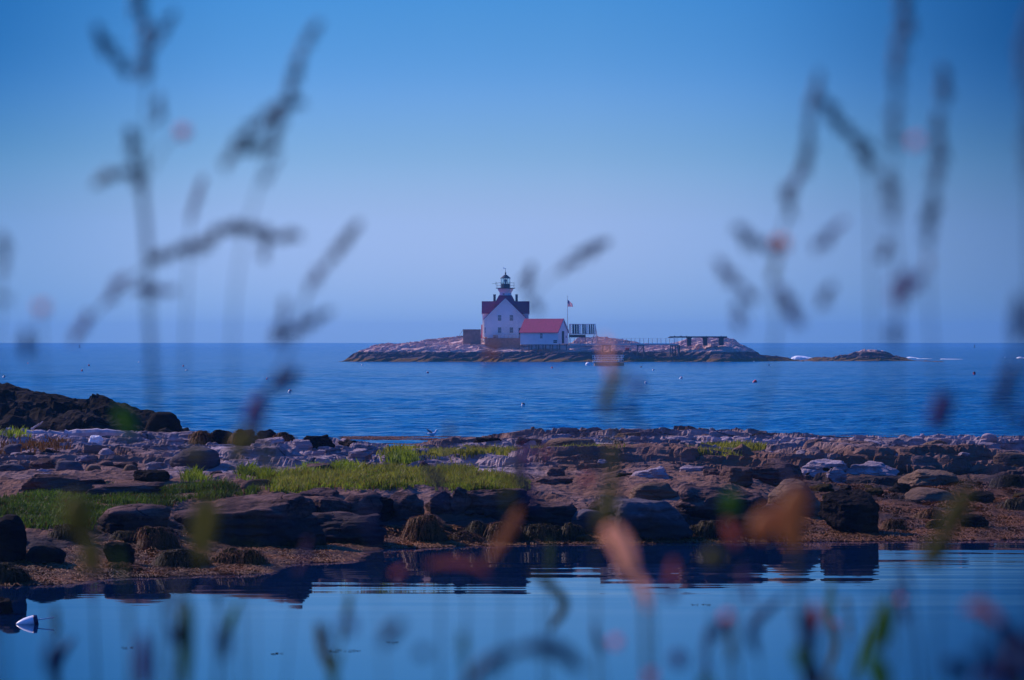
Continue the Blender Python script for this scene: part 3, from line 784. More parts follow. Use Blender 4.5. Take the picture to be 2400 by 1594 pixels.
scatter(34, (-60, 480, 78, 104), SMALL, .14, .6, 'loose pale rock', 'loose pale rocks on the left shore', 4)
scatter(34, (560, 2400, 104, 122), SMALLD, .15, .5, 'dark sea edge rock', 'dark rocks along the sea edge', 5)
scatter(48, (1850, 2500, 72, 88), SMALLW, .2, .7, 'weedy rock', 'weedy rocks on the right slope', 6)
scatter(22, (-60, 640, 60, 67.5), SMALLW, .15, .5, 'weedy stone', 'weedy stones on the left weed bed', 7)
scatter(24, (640, 1850, 69.6, 71.2), SMALLD, .18, .45, 'dark stone', 'small dark stones along the pool edge', 8)

# ------------------------------------------------------------------ grass and seaweed
def blades(poly, dens, hmin, hmax, mat, label, seed, D0, D1, wid=.012):
    r = np.random.RandomState(seed)
    u0, u1 = min(p[0] for p in poly), max(p[0] for p in poly)
    x0, x1 = (u0 - 1200) * (D1 if u0 < 1200 else D0) / F, (u1 - 1200) * (D0 if u1 < 1200 else D1) / F
    n = int(dens * (x1 - x0) * (D1 - D0))
    x = r.uniform(x0, x1, n); D = r.uniform(D0, D1, n)
    h, gm = shore_height(x, D)
    u, v = px_of(x, D, h)
    jit = r.normal(size=(2, n)) * np.array([[12], [3.0]]) + 9 * np.stack([fbm(x * .8, D * .8, 2, 44), .35 * fbm(x * .8, D * .8, 2, 45)])
    clump = fbm(x * 1.1, D * 1.1, 3, 40)
    k = in_poly(u + jit[0], v + jit[1], poly) & (clump > -.14 + .3 * r.normal(size=n) * .5)
    x, D, h, clump = x[k], D[k], h[k], clump[k]; n = len(x)
    H = (hmin + (hmax - hmin) * r.random(n)) * (1 + .8 * np.clip(clump, -.8, 1))
    t = r.uniform(0, np.pi, n); lean = r.normal(size=(n, 2)) * .35 * H[:, None]
    w = wid * r.uniform(.6, 1.3, n)
    bx, by = np.cos(t) * w, np.sin(t) * w
    V = np.empty((n, 5, 3))
    V[:, 0] = np.stack([x - bx, D - by, h - .02], 1); V[:, 1] = np.stack([x + bx, D + by, h - .02], 1)
    V[:, 2] = np.stack([x + bx * .8 + lean[:, 0] * .35, D + by * .8 + lean[:, 1] * .35, h + H * .55], 1)
    V[:, 3] = np.stack([x - bx * .8 + lean[:, 0] * .35, D - by * .8 + lean[:, 1] * .35, h + H * .55], 1)
    V[:, 4] = np.stack([x + lean[:, 0], D + lean[:, 1], h + H], 1)
    i = np.arange(n)[:, None] * 5
    tris = np.concatenate([i + np.array([[0, 1, 2]]), i + np.array([[0, 2, 3]]), i + np.array([[3, 2, 4]])])
    o = link('grass', mesh_np('grass', V.reshape(-1, 3), tris, mat))
    tag(o, label, kind='stuff'); return o
blades(GRASS[0], 1500, .045, .115, M['grass'], 'bright green salt grass on the ledge above the front boulders', 1, 71, 84)
blades(GRASS[0], 380, .06, .20, M['grassdry'], 'yellow blades mixed through the main bright green grass', 31, 71, 84)
blades(GRASS[0], 160, .05, .15, M['straw'], 'dead brown blades mixed through the main bright green grass', 32, 71, 84)
blades(GRASS[1], 120, .05, .14, M['straw'], 'dead brown blades mixed through the dark left grass', 33, 62, 76)
blades(GRASS[1], 1300, .06, .15, M['grassdark'], 'dark green grass on the left shore above the weed bed', 2, 62, 76)
blades(GRASS[2], 420, .08, .18, M['grassdry'], 'thin yellow green strip of grass across the far ledge', 3, 88, 112, .02)
blades(GRASS[3], 420, .08, .18, M['grassdry'], 'short yellow grass strip on the right part of the far ledge', 4, 88, 112, .02)
blades(GRASS[4], 420, .08, .18, M['grassdry'], 'farthest yellow grass strip on the ledge', 5, 96, 118, .02)
blades(GRASS[5], 1500, .10, .26, M['grass'], 'small tuft of leafy green plants on the pale pavement', 6, 80, 100, .02)
blades([(-200, 1052), (0, 1046), (60, 1030), (150, 1040), (160, 1056), (60, 1062), (-200, 1070)], 130, .08, .22, M['straw'], 'dry orange grass around the driftwood', 7, 88, 112, .02)
blades([(-200, 1035), (0, 1022), (48, 1012), (60, 1028), (-200, 1048)], 120, .10, .25, M['grass'], 'green grass left of the driftwood log', 8, 92, 112, .02)
for i, (a, b, c, d) in enumerate([(712, 742, 1104, 1116), (795, 822, 1100, 1114), (570, 600, 1112, 1124), (610, 632, 1118, 1130), (445, 470, 1118, 1128)]):
    blades([(a, d), (a + 4, c), (b - 4, c), (b, d)], 1500, .08, .22, M['grass'], ['leafy green tuft in front of the tilted square block', 'leafy green tuft behind the left part of the main grass', 'green tuft by the brown rock between the grass patches', 'small green tuft at the left end of the main grass', 'small tuft beside the thin flat slab'][i], 20 + i, 72, 92, .02)

def fronds(cond, n, x0, x1, D0, D1, L, W, mat, label, seed, flat=False, z0=None, lift=.04):
    r = np.random.RandomState(seed)
    x = r.uniform(x0, x1, n); D = r.uniform(D0, D1, n)
    h = shore_height(x, D)[0]
    u, v = px_of(x, D, h)
    k = cond(x, D, h, u, v, r)
    x, D, h = x[k], D[k], h[k]; n = len(x)
    if flat: h = np.maximum(h, .012)
    else: h = np.maximum(h, .005)
    t = r.uniform(0, 2 * np.pi, n); ln = L * r.uniform(.35, 1, n); w = W * r.uniform(.5, 1.2, n)
    dx, dy = np.cos(t) * ln, np.sin(t) * ln; sx, sy = -np.sin(t) * w, np.cos(t) * w
    up = r.uniform(0, lift, n)
    V = np.empty((n, 6, 3))
    V[:, 0] = np.stack([x - sx, D - sy, h], 1); V[:, 1] = np.stack([x + sx, D + sy, h], 1)
    V[:, 2] = np.stack([x + dx * .5 + sx, D + dy * .5 + sy, h + up + .012], 1); V[:, 3] = np.stack([x + dx * .5 - sx, D + dy * .5 - sy, h + up + .004], 1)
    V[:, 4] = np.stack([x + dx + sx * .4, D + dy + sy * .4, h + .006], 1); V[:, 5] = np.stack([x + dx - sx * .4, D + dy - sy * .4, h + .003], 1)
    i = np.arange(n)[:, None] * 6
    Fq = np.concatenate([i + np.array([[0, 1, 2, 3]]), i + np.array([[3, 2, 4, 5]])])
    o = link('seaweed', mesh_np('seaweed', V.reshape(-1, 3), Fq, mat)); tag(o, label, kind='stuff'); return o
fronds(lambda x, D, h, u, v, r: (h > -.02) & (h < .33) & (u < 1300), 150000, -13, 1.5, 56.5, 70.5, .34, .011, M['weed'], 'orange brown seaweed bed between the front boulders and the pool', 1)
fronds(lambda x, D, h, u, v, r: (h > -.035) & (h < .14) & (u > 1180) & (u < 1900), 26000, -1, 8, 67.5, 72, .26, .010, M['weed'], 'narrow fringe of brown seaweed along the pool under the boulders', 2)
fronds(lambda x, D, h, u, v, r: (h > -.03) & (u > 1830) & ((h < .62 + .25 * fbm(x * .5, D * .5, 2, 3))), 110000, 5, 15, 69.5, 86, .38, .013, M['weed'], 'brown seaweed covering the slope at the right of the pool', 3)
fronds(lambda x, D, h, u, v, r: (h < .02) & (u > 800) & (u < 1180) & (fbm(x * .25, D * .35, 3, 5) > -.15), 34000, -9, 1, 122, 148, .35, .03, M['weed'], 'brown weed floating on the sea near the gull', 4, True, lift=.02)
fronds(lambda x, D, h, u, v, r: (h < .02) & (u > 1740) & (u < 2450) & (fbm(x * .25, D * .35, 3, 9) > .05), 30000, 8, 24, 120, 150, .35, .03, M['weed'], 'brown weed floating off the right ledge', 5, True, lift=.02)

# scraps of weed floating in the pool
wr = random.Random(5)
for cx, cy, n, lab in [(808, 1526, 14, 'tiny scrap of weed floating low in the middle of the pool'), (915, 1507, 6, 'tiny dark scrap of weed floating right of the larger scrap'), (1640, 1418, 10, 'thin twig of weed floating at the right of the pool centre'),
                       (292, 1519, 5, 'tiny thread of weed floating right of the buoy'), (650, 1533, 6, 'thin thread of weed floating near the bottom of the pool'), (1515, 1281, 12, 'pale weed string floating below the biggest round boulder')]:
    D = CAMZ * F / (cy - HY); mb = MB()
    for k in range(n):
        x = (cx - 1200) * D / F + wr.uniform(-.09, .09) * n / 6; y = D + wr.uniform(-.12, .12)
        t = wr.uniform(-.4, .4); L = wr.uniform(.02, .06)
        mb.bar((x, y, .006), (x + L * math.cos(t), y + L * math.sin(t), .008), .006, .004)
    tag(mb.build('weed_scrap', M['weedo']), lab, 'seaweed')
# ------------------------------------------------------------------ island
IS = [(780, -1.5), (803, -.2), (825, 1.1), (850, 2.0), (880, 2.75), (915, 3.2), (965, 3.6), (1000, 4.1), (1045, 4.4), (1080, 4.85), (1095, 5.0), (1135, 5.0), (1160, 3.7),
      (1250, 3.3), (1330, 3.7), (1365, 4.5), (1400, 4.75), (1440, 4.5), (1475, 4.0), (1510, 3.2), (1560, 3.2), (1590, 3.6), (1620, 4.3), (1650, 4.45), (1680, 4.7), (1705, 4.5), (1725, 4.1),
      (1745, 3.2), (1765, 2.2), (1790, 1.1), (1830, .55), (1862, .45), (1880, .05), (1900, -.5), (1912, .05), (1930, .4), (1990, .6), (2020, 1.0), (2050, 1.5), (2085, 1.75), (2110, 1.35), (2135, .8), (2165, .25), (2190, -.3), (2250, -1.5)]
def island_h(x, y):
    u = 1200 + x * F / 745
    c = np.interp(u, [a for a, b in IS], [b for a, b in IS])
    yw = 727 + 3.0 * fbm(x * .05, 0 * x, 3, 60) + np.interp(u, [780, 860, 1000, 1700, 1760, 1850, 2200], [10, 4, 0, 0, 8, 28, 34])
    wid = np.interp(u, [800, 1000, 1700, 1800, 2200], [14, 26, 24, 12, 12])
    t = (y - yw) / wid
    p = np.interp(t, [-.5, -.05, 0, .12, .35, .7, 1.0, 1.5, 2.2, 2.6], [-.6, -.12, .02, .28, .52, .8, 1.0, 1.0, .3, -.6])
    h = np.where(c > 0, c * p, c)
    m = np.clip((h + .3) / 1.2, 0, 1)
    wx = x + 1.5 * fbm(x * .12, y * .12, 3, 50); wy = y + 1.5 * fbm(x * .12, y * .12, 3, 55)
    c1, e1 = cells(wx * .14, wy * .35, 51); c2, e2 = cells(wx * .45, wy * .9, 52)
    q = wy * .42 - .18 * wx + .8 * fbm(x * .05, y * .05, 2, 61); saw = 1 - (q - np.floor(q)); saw = np.minimum(saw, (1 - saw) * 8)
    det = .7 * (c1 - .5) + .28 * (c2 - .5) + .7 * (saw - .5) + .5 * fbm(x * .07, y * .2, 4, 53) + .08 * ridge(x * .3, y * 1.2, 3, 54)
    det -= .3 * np.exp(-(e1 / .06) ** 2)
    # the long dark cleft on the left flank and flat ground below the buildings
    ul = np.abs((y - (734 + (u - 960) * .075)) / 1.1); det -= 1.0 * np.exp(-ul ** 2) * np.clip((u - 880) / 30, 0, 1) * np.clip((1050 - u) / 20, 0, 1)
    return h + m * det * np.where((u > 1130) & (u < 1345) & (y > 736), .35, 1.0)
xi_ = np.arange(-42, 98, .22); yi_ = np.concatenate([np.arange(718, 766, .22), np.arange(766, 800, .8)])
XI, YI = np.meshgrid(xi_, yi_)
ZI = island_h(XI, YI)
k = np.arange(len(xi_) - 1)[None, :] + len(xi_) * np.arange(len(yi_) - 1)[:, None]
ok = (ZI > -1.3)
Fi = np.stack([k, k + 1, k + 1 + len(xi_), k + len(xi_)], -1).reshape(-1, 4)
okf = ok.ravel()[Fi].any(1)
tag(link('island', mesh_np('island', np.stack([XI.ravel(), YI.ravel(), ZI.ravel()], 1), Fi[okf], M['island'])),
    'low pink granite island carrying the lighthouse, trailing off into a reef', kind='structure')
def isl(x, y): return float(island_h(np.array([float(x)]), np.array([float(y)]))[0])
# surf on the reef
sr = random.Random(3)
for (a, b, py, lab, hh) in [(1868, 1915, 842, 'white surf breaking in the gap of the reef', .55), (1855, 1870, 846, 'small patch of foam before the reef gap', .12), (2128, 2150, 839, 'small breaking foam at the end of the reef', .2), (2150, 2185, 841, 'thin foam line beyond the reef tip', .08), (2205, 2255, 842, 'long thin foam streak right of the reef', .07), (2388, 2410, 840, 'foam streak at the right edge of the sea', .25)]:
    D = CAMZ * F / (py - HY); mb = MB()
    n = int((b - a) * 1.1)
    V_, F_ = ICO[2]
    for i in range(n):
        x = (a + (b - a) * (i + sr.random()) / n - 1200) * D / F; t = (i + .5) / n
        r_ = hh * (.35 + sr.random()) * (1.15 - t)
        mb.add([(x + v[0] * r_ * 2.4, D + sr.uniform(-1, 1) * .3 + v[1] * 1.6, max(0, r_ * .2 + v[2] * r_)) for v in V_], [tuple(f) for f in F_])
    tag(mb.build('surf', M['foam']), lab, kind='stuff')

# ------------------------------------------------------------------ building materials
def siding(name, col):
    t = NT(name)
    w = t.n('ShaderNodeTexWave'); w.wave_type = 'BANDS'; w.bands_direction = 'Z'; w.wave_profile = 'SAW'; w.inputs['Scale'].default_value = 1.1
    t.l(t.pos, w.inputs[0])
    c = t.ramp(t.noise(.8, 5, .6), [(.3, tuple(k * .88 for k in col)), (.7, col)])
    return t.done(c, .55, t.bump(w.outputs[1], .03, .6), .35)
M['white'] = siding('white_clapboard', (.86, .86, .88))
M['trim'] = plain('white_trim', (.80, .80, .80), .5, .05)
M['redroof'] = plain('red_shingle', (.29, .012, .072), .75, .2, 2.5, .03)
M['redpaint'] = plain('red_paint', (.5, .04, .04), .5, .1)
M['black'] = plain('black_iron', (.02, .022, .024), .45, .2)
M['glassd'] = plain('dark_window_glass', (.02, .03, .04), .08, .1, 1, 0, .6)
M['wood'] = plain('weathered_timber', (.20, .16, .14), .85, .35, 6, .02)
M['woodpale'] = plain('pale_timber', (.62, .56, .54), .8, .25, 6, .01)
M['darkwood'] = plain('dark_creosoted_timber', (.035, .03, .03), .85, .35, 6, .02)
M['concrete'] = plain('weathered_concrete', (.24, .17, .14), .9, .3, 1.5, .04)
M['brick'] = plain('old_brickwork', (.30, .18, .14), .9, .35, 2.5, .04)
M['darkcon'] = plain('dark_stained_concrete', (.05, .05, .052), .9, .3, 1.5, .04)
M['chim'] = plain('dark_chimney_brick', (.06, .045, .042), .9, .3, 6, .02)
M['door'] = plain('dark_green_door', (.015, .03, .025), .6, .2)
M['panel'] = plain('solar_cells', (.01, .014, .03), .2, .2, 3)
M['rail'] = plain('grey_metal_rail', (.35, .36, .38), .5, .1)
M['lens'] = plain('lantern_lens', (.6, .62, .6), .12, .2, 6)
M['orange'] = plain('wet_orange_timber', (.75, .42, .24), .7, .2, 3)

def win(parent, x0, x1, z0, z1, y, nx=3, ny=4, d=-1):
    """sash window on a wall plane y (d: outward side)"""
    f = MB(); t = .07; yo = y + d * .05
    a, b = sorted((y + d * .002, yo))
    f.box(x0 - t, x0, a, b, z0 - t, z1 + t); f.box(x1, x1 + t, a, b, z0 - t, z1 + t); f.box(x0, x1, a, b, z1, z1 + t)
    f.box(x0, x1, *sorted((y + d * .002, y + d * .10)), z0 - t, z0)
    o = f.build('window', M['trim'], parent)
    g = MB(); a, b = sorted((y + d * .002, y + d * .018)); g.box(x0 + .002, x1 - .002, a, b, z0 + .002, z1 - .002); g.build('pane', M['glassd'], o)
    m = MB(); a, b = sorted((y + d * .020, y + d * .038)); m.box(x0, x1, a, b, (z0 + z1) / 2 - .04, (z0 + z1) / 2 + .04)
    for i in range(1, nx):
        x = x0 + (x1 - x0) * i / nx; m.box(x - .018, x + .018, a - .001, b + .001, z0 + .003, z1 - .003)
    for i in (1, 3):
        z = z0 + (z1 - z0) * i / 4; m.box(x0 + .003, x1 - .003, a + .002, b + .002, z - .018, z + .018)
    m.build('muntins', M['trim'], o)
    return o

# ------------------------------------------------------------------ lighthouse (keeper's house with tower)
S = .01603
def LX(X): return (X - 722) * S
def LZ(Y): return (1060 - Y) * S
hs = thing('lighthouse', 'white keeper\'s house with dark red roofs and a black lantern tower on the island', 'lighthouse', (-1.46, 745, 5.07))
# front gable block
gx = 4.50; eav = 4.25; apx = 8.66; g = MB()
gd = 3.2
V = [(-gx, 0, -1.2), (gx, 0, -1.2), (gx, 0, eav), (0, 0, apx), (-gx, 0, eav), (-gx, gd, -1.2), (gx, gd, -1.2), (gx, gd, eav), (0, gd, apx), (-gx, gd, eav)]
g.add(V, [(0, 1, 2, 3, 4), (0, 4, 9, 5), (1, 6, 7, 2), (5, 9, 8, 7, 6)])
g.box(-4.92, 5.12, gd + .55, 8.2, -1.2, 5.45)
for s in (-1, 1):   # side gable triangles of the wing
    x = -4.92 if s < 0 else 5.12
    g.add([(x, gd + .55, 5.45), (x, 8.2, 5.45), (x, 5.9, 7.95), (x - s * .2, gd + .55, 5.45), (x - s * .2, 8.2, 5.45), (x - s * .2, 5.9, 7.95)], [(0, 1, 2), (3, 5, 4), (0, 2, 5, 3), (1, 4, 5, 2)])
g.build('wall', M['white'], hs)
def roofslab(mb, a, b, c, d, th=.14):
    a, b, c, d = map(Vector, (a, b, c, d)); n = (b - a).cross(d - a).normalized() * th
    if n.z < 0: n = -n
    P = [a, b, c, d]; Q = [p + n for p in P]
    mb.add(P + Q, [(0, 3, 2, 1), (4, 5, 6, 7), (0, 1, 5, 4), (1, 2, 6, 5), (2, 3, 7, 6), (3, 0, 4, 7)])
r = MB(); ov = .25
for s in (-1, 1):
    k = (apx - eav) / gx
    roofslab(r, (s * (gx + ov), -.2, eav - ov * k + .01), (0, -.2, apx + .01), (0, 6.5, apx + .01), (s * (gx + ov), 6.5, eav - ov * k + .01))
# cross wing: ridge parallel to the front
roofslab(r, (-5.2, gd + .3, 5.36), (5.3, gd + .3, 5.36), (5.3, 5.9, 8.02), (-5.2, 5.9, 8.02))
roofslab(r, (-5.2, 8.5, 5.2), (5.3, 8.5, 5.2), (5.3, 5.9, 8.02), (-5.2, 5.9, 8.02))
# steep cap roof that carries the tower
r.add([(-2.6, 3.9, 7.2), (2.6, 3.9, 7.2), (2.6, 9.1, 7.2), (-2.6, 9.1, 7.2), (-1.42, 5.1, 9.40), (1.42, 5.1, 9.40), (1.42, 7.9, 9.40), (-1.42, 7.9, 9.40)],
      [(0, 3, 2, 1), (4, 5, 6, 7), (0, 1, 5, 4), (1, 2, 6, 5), (2, 3, 7, 6), (3, 0, 4, 7)])
r.build('roof', M['redroof'], hs)
tr = MB()
for s in (-1, 1):
    k = (apx - eav) / gx
    tr.bar((s * (gx + .24), -.24, eav - .36), (0, -.24, apx - .13), .06, .24)
    tr.bar((s * 4.52, -.03, -1.0), (s * 4.52, -.03, eav - .3), .14, .06)
    tr.box(min(s * 4.25, s * 4.78), max(s * 4.25, s * 4.78), -.22, -.01, eav - .32, eav - .2)
tr.box(-5.22, -4.2, gd + .22, gd + .32, 5.16, 5.34); tr.box(4.1, 5.32, gd + .22, gd + .32, 5.16, 5.34)
tr.build('trim_boards', M['trim'], hs)
for s, X in ((-1, 573.5), (1, 876)):
    c = MB(); x = LX(X); c.box(x - .27, x + .27, 6.0, 6.6, 7.0, 9.45); c.box(x - .31, x + .31, 5.96, 6.64, 9.45, 9.62)
    c.build('chimney', M['chim'], hs)
for X0, X1 in ((620, 668), (780, 830)):
    win(hs, LX(X0) + .03, LX(X1) - .03, LZ(825) + .06, LZ(745) - .06, 0)
    win(hs, LX(X0) + .03, LX(X1) - .03, LZ(990) + .06, LZ(912) - .06, 0)
win(hs, LX(437), LX(452), LZ(990), LZ(915), 0, 1)
p = MB(); p.box(LX(475), LX(575), -.03, -.002, .05, LZ(912)); p.build('white_panel', M['trim'], hs)
p = MB(); p.box(LX(905), LX(928), -.05, -.002, .05, LZ(922)); p.build('door', M['door'], hs)
p = MB(); p.tube([(-4.98, gd - .08, 0), (-4.98, gd - .08, 5.2)], .06, 6); p.build('downpipe', M['trim'], hs)
p = MB(); p.tube([(5.0, gd - .08, 0), (5.0, gd - .08, 5.2)], .06, 6); p.build('downpipe', M['trim'], hs)
p = MB(); p.tube([(-5.15, gd - .3, 0), (-5.15, gd - .3, 2.8), (-5.12, gd - .3, 2.95)], [.14, .14, .08], 8); p.build('red_pipe', M['redpaint'], hs)
# tower, turned a little so its left flank catches the sun
TY = 6.5; rt = math.radians(-24)
def ring(h, a): return [(a * sx * math.cos(rt) - a * sy * math.sin(rt) + .22, a * sx * math.sin(rt) + a * sy * math.cos(rt) + TY, h) for sx, sy in ((-1, -1), (1, -1), (1, 1), (-1, 1))]
tw = MB(); V = ring(8.0, 1.02) + ring(10.0, .98) + ring(10.75, 1.32) + ring(10.90, 1.32)
V = [(x - .18 * (z < 99), y, z) for x, y, z in V]
tw.add(V, [(0, 3, 2, 1)] + [(j * 4 + i, j * 4 + (i + 1) % 4, (j + 1) * 4 + (i + 1) % 4, (j + 1) * 4 + i) for j in range(3) for i in range(4)] + [(12, 13, 14, 15)])
# ring order gives outward faces
tw.build('tower', M['white'], hs)
wp = link('tower_window', None, hs, (.04, TY, 0), (0, 0, rt)); wp.name = 'window_bay'
win(wp, -.22, .22, LZ(494), LZ(446), -1.0, 2)
dk = MB(); cx = LX(724)
dk.lathe([(1.9, 10.90), (2.15, 10.92), (2.15, 11.06), (.6, 11.06)], 24, 0, (cx, TY, 0)); dk.build('gallery_deck', M['black'], hs)
rl = MB()
for kx in range(16):
    t = 2 * math.pi * (kx + .5) / 16; x, y = cx + 2.05 * math.cos(t), TY + 2.05 * math.sin(t); rl.tube([(x, y, 11.06), (x, y, 12.2)], .022, 5)
for z in (11.55, 12.18):
    n = 32; rl.tube([(cx + 2.05 * math.cos(2 * math.pi * i / n), TY + 2.05 * math.sin(2 * math.pi * i / n), z) for i in range(n + 1)], .02, 5, cap=False)
rl.tube([(cx - 2.05, TY - .1, 11.98), (cx - 2.95, TY - .1, 12.0)], .035, 5); rl.tube([(cx - 2.1, TY - .1, 11.7), (cx - 2.1, TY - .1, 12.4)], .04, 5)
rl.build('gallery_railing', M['black'], hs)
ln = link('lantern', None, hs, (cx, TY, 0))
ln = hs and ln
b = MB(); b.lathe([(1.08, 11.06), (1.08, 12.0), (.98, 12.0)], 8); b.build('lantern_base', M['black'], hs, (cx, TY, 0))
bpy.data.objects.remove(ln)
lr = MB(); lr.lathe([(1.18, 13.14), (1.16, 13.24), (.62, 13.70), (.16, 14.02), (.09, 14.15), (.18, 14.25), (.21, 14.34), (.15, 14.46), (.05, 14.52), (.035, 15.3), (.03, 15.32)], 12)
lr_o = lr.build('lantern_roof', M['black'], hs, (cx, TY, 0))
gl = MB()
for i in range(8):
    t = 2 * math.pi * (i + .5) / 8; gl.bar((1.06 * math.cos(t), 1.06 * math.sin(t), 12.0), (1.06 * math.cos(t), 1.06 * math.sin(t), 13.16), .09)
gl.build('lantern_mullions', M['black'], hs, (cx, TY, 0))
tg = NT('lantern_glass'); tg.done((.75, .85, .88), .03, None, .5); tg.b.inputs['Transmission Weight'].default_value = 1; tg.b.inputs['IOR'].default_value = 1.05; M['lglass'] = tg.m
for i in range(8):
    t0, t1 = 2 * math.pi * (i + .5) / 8 + .05, 2 * math.pi * (i + 1.5) / 8 - .05
    q = MB(); q.bar((1.03 * math.cos(t0), 1.03 * math.sin(t0), 12.58), (1.03 * math.cos(t1), 1.03 * math.sin(t1), 12.58), .02, 1.12); q.build('pane', M['lglass'], hs, (cx, TY, 0))
q = MB(); q.lathe([(.12, 12.0), (.16, 12.25), (.30, 12.4), (.36, 12.62), (.30, 12.9), (.14, 13.0)], 12); q.build('lens', M['lens'], hs, (cx, TY, 0), smooth=True)
q = MB(); q.bar((-.35, 0, 15.30), (.12, 0, 15.30), .03, .1); q.add([(-.42, 0, 15.2), (-.28, .015, 15.52), (-.45, 0, 15.62), (-.5, -.02, 15.4)], [(0, 1, 2, 3), (3, 2, 1, 0)]); q.build('wind_vane', M['trim'], hs, (cx, TY, 0))

# terrace with its railing and walls
tp = thing('terrace_wall', 'low brown masonry terrace wall in front of the lighthouse', 'wall', (-1.46, 745, 5.07))
mb = MB(); mb.box(LX(450), LX(925), -1.9, -1.5, -2.2, -.12); mb.box(LX(445), LX(930), -2.0, -.05, -.12, 0.0); mb.build('masonry', M['brick'], tp)
tr = thing('terrace_railing', 'pale wooden railing and bench along the terrace before the lighthouse', 'railing', (-1.46, 743.2, 5.07))
mb = MB()
mb.bar((LX(555), 0, .66), (LX(920), 0, .66), .07, .09); mb.bar((LX(555), 0, .3), (LX(920), 0, .3), .05, .06); mb.build('rail', M['woodpale'], tr)
for i in range(8):
    x = LX(555) + (LX(920) - LX(555)) * i / 7; mb = MB(); mb.box(x - .05, x + .05, -.05, .05, 0, .72); mb.build('post', M['woodpale'], tr)
mb = MB(); mb.box(LX(552), LX(622), .12, .5, 0, .7); mb.build('crate_panel', M['concrete'], tr)
cw = thing('concrete_wall', 'tall brownish concrete wall standing left of the lighthouse', 'wall', (0, 744, 0))
x0, x1 = (1085.3 - 1200) * .093, (1127 - 1200) * .093
mb = MB(); mb.box(x0, x1, 0, .5, 3.8, 6.85); mb.box(x0 - .05, x1, -.05, .55, 6.85, 6.98); mb.build('wall_face', M['concrete'], cw)
mb = MB(); mb.tube([(x0, 0, 6.9), (x0 - 1.2, 0, 5.0)], .04, 5); mb.build('guy_wire', M['black'], cw)
rb = thing('lobster_pots', 'small heap of orange and white gear at the top of the rocks before the terrace', 'gear', ((1138 - 1200) * .0925, 741, 4.9))
for i in range(5):
    mb = MB(); mb.box(-.25, .25, -.2, .2, 0, .3); mb.build('pot', [M['orange'], M['trim'], M['redpaint']][i % 3], rb, (wr.uniform(-.5, .8), wr.uniform(-.3, .3), wr.uniform(0, .25)), (0, 0, wr.uniform(0, 3)))

# ------------------------------------------------------------------ boathouse
k = .0918; Db = 734
bx = (1060 + 1437 / 5.808 - 1200) * k; bz = CAMZ - (610 + 1138 / 5.808 - HY) * k
bh = thing('boathouse', 'white boathouse on short piles with a bright red roof, right of the lighthouse', 'boathouse', (bx, Db, bz), math.radians(-25))
L, W, EH, RH = 8.85, 5.4, 2.62, 5.32      # local: x from -L..0 along the front, y 0..W deep
# the front faces -y locally; rotated so its right gable shows
mb = MB()
V = [(-L, 0, 0), (0, 0, 0), (0, W, 0), (-L, W, 0), (-L, 0, EH), (0, 0, EH), (0, W, EH), (-L, W, EH), (-L, W / 2, RH), (0, W / 2, RH)]
mb.add(V, [(0, 1, 5, 4), (2, 3, 7, 6), (1, 2, 6, 9, 5), (3, 0, 4, 8, 7), (0, 3, 2, 1), (4, 5, 9, 8), (6, 7, 8, 9)]); mb.build('wall', M['white'], bh)
mb = MB(); sl = (RH - EH) / (W / 2)
roofslab(mb, (-L - .25, -.3, EH - .3 * sl + .02), (.22, -.3, EH - .3 * sl + .02), (.22, W / 2, RH + .02), (-L - .25, W / 2, RH + .02))
roofslab(mb, (-L - .25, W + .3, EH - .3 * sl + .02), (.22, W + .3, EH - .3 * sl + .02), (.22, W / 2, RH + .02), (-L - .25, W / 2, RH + .02))
mb.build('roof', M['redroof'], bh)
mb = MB(); mb.bar((.25, -.3, EH - .42), (.25, W / 2, RH - .1), .05, .2); mb.bar((.25, W + .3, EH - .42), (.25, W / 2, RH - .1), .05, .2)
mb.box(-L - .03, -L + .1, -.04, -.002, 0, EH); mb.box(-.12, .03, -.04, -.002, 0, EH); mb.box(-L, 0, -.05, -.003, -.12, .02); mb.build('trim_boards', M['trim'], bh)
win(bh, -L * .47, -L * .47 + .52, 1.2, 2.25, 0, 2)
sg = MB(); sg.box(-1.02, -.20, -.05, -.003, .20, .78); so = sg.build('sign', M['door'], bh)
sg = MB()
for i, (a, b_) in enumerate([(-.95, -.83), (-.72, -.56), (-.44, -.28)]): sg.box(a, b_, -.056, -.051, .42, .56)
sg.build('sign_marks', M['trim'], so)
mb = MB(); mb.box(.002, .05, 2.1, 3.2, .05, 2.75); mb.build('door', M['door'], bh)
mb = MB(); mb.box(.002, .05, 4.15, 4.5, 1.3, 1.75); mb.build('vent', M['wood'], bh)
for i in range(6):
    for y in (.2, W - .2):
        x = -.25 - (L - .5) * i / 5; mb = MB(); mb.box(x - .1, x + .1, y - .1, y + .1, -2.2, -.003); mb.build('pile', M['wood'], bh)
mb = MB(); mb.box(-L + .05, -.05, .1, .3, -.32, -.13); mb.box(-L + .05, -.05, W - .3, W - .1, -.32, -.13); mb.build('sill_beam', M['wood'], bh)

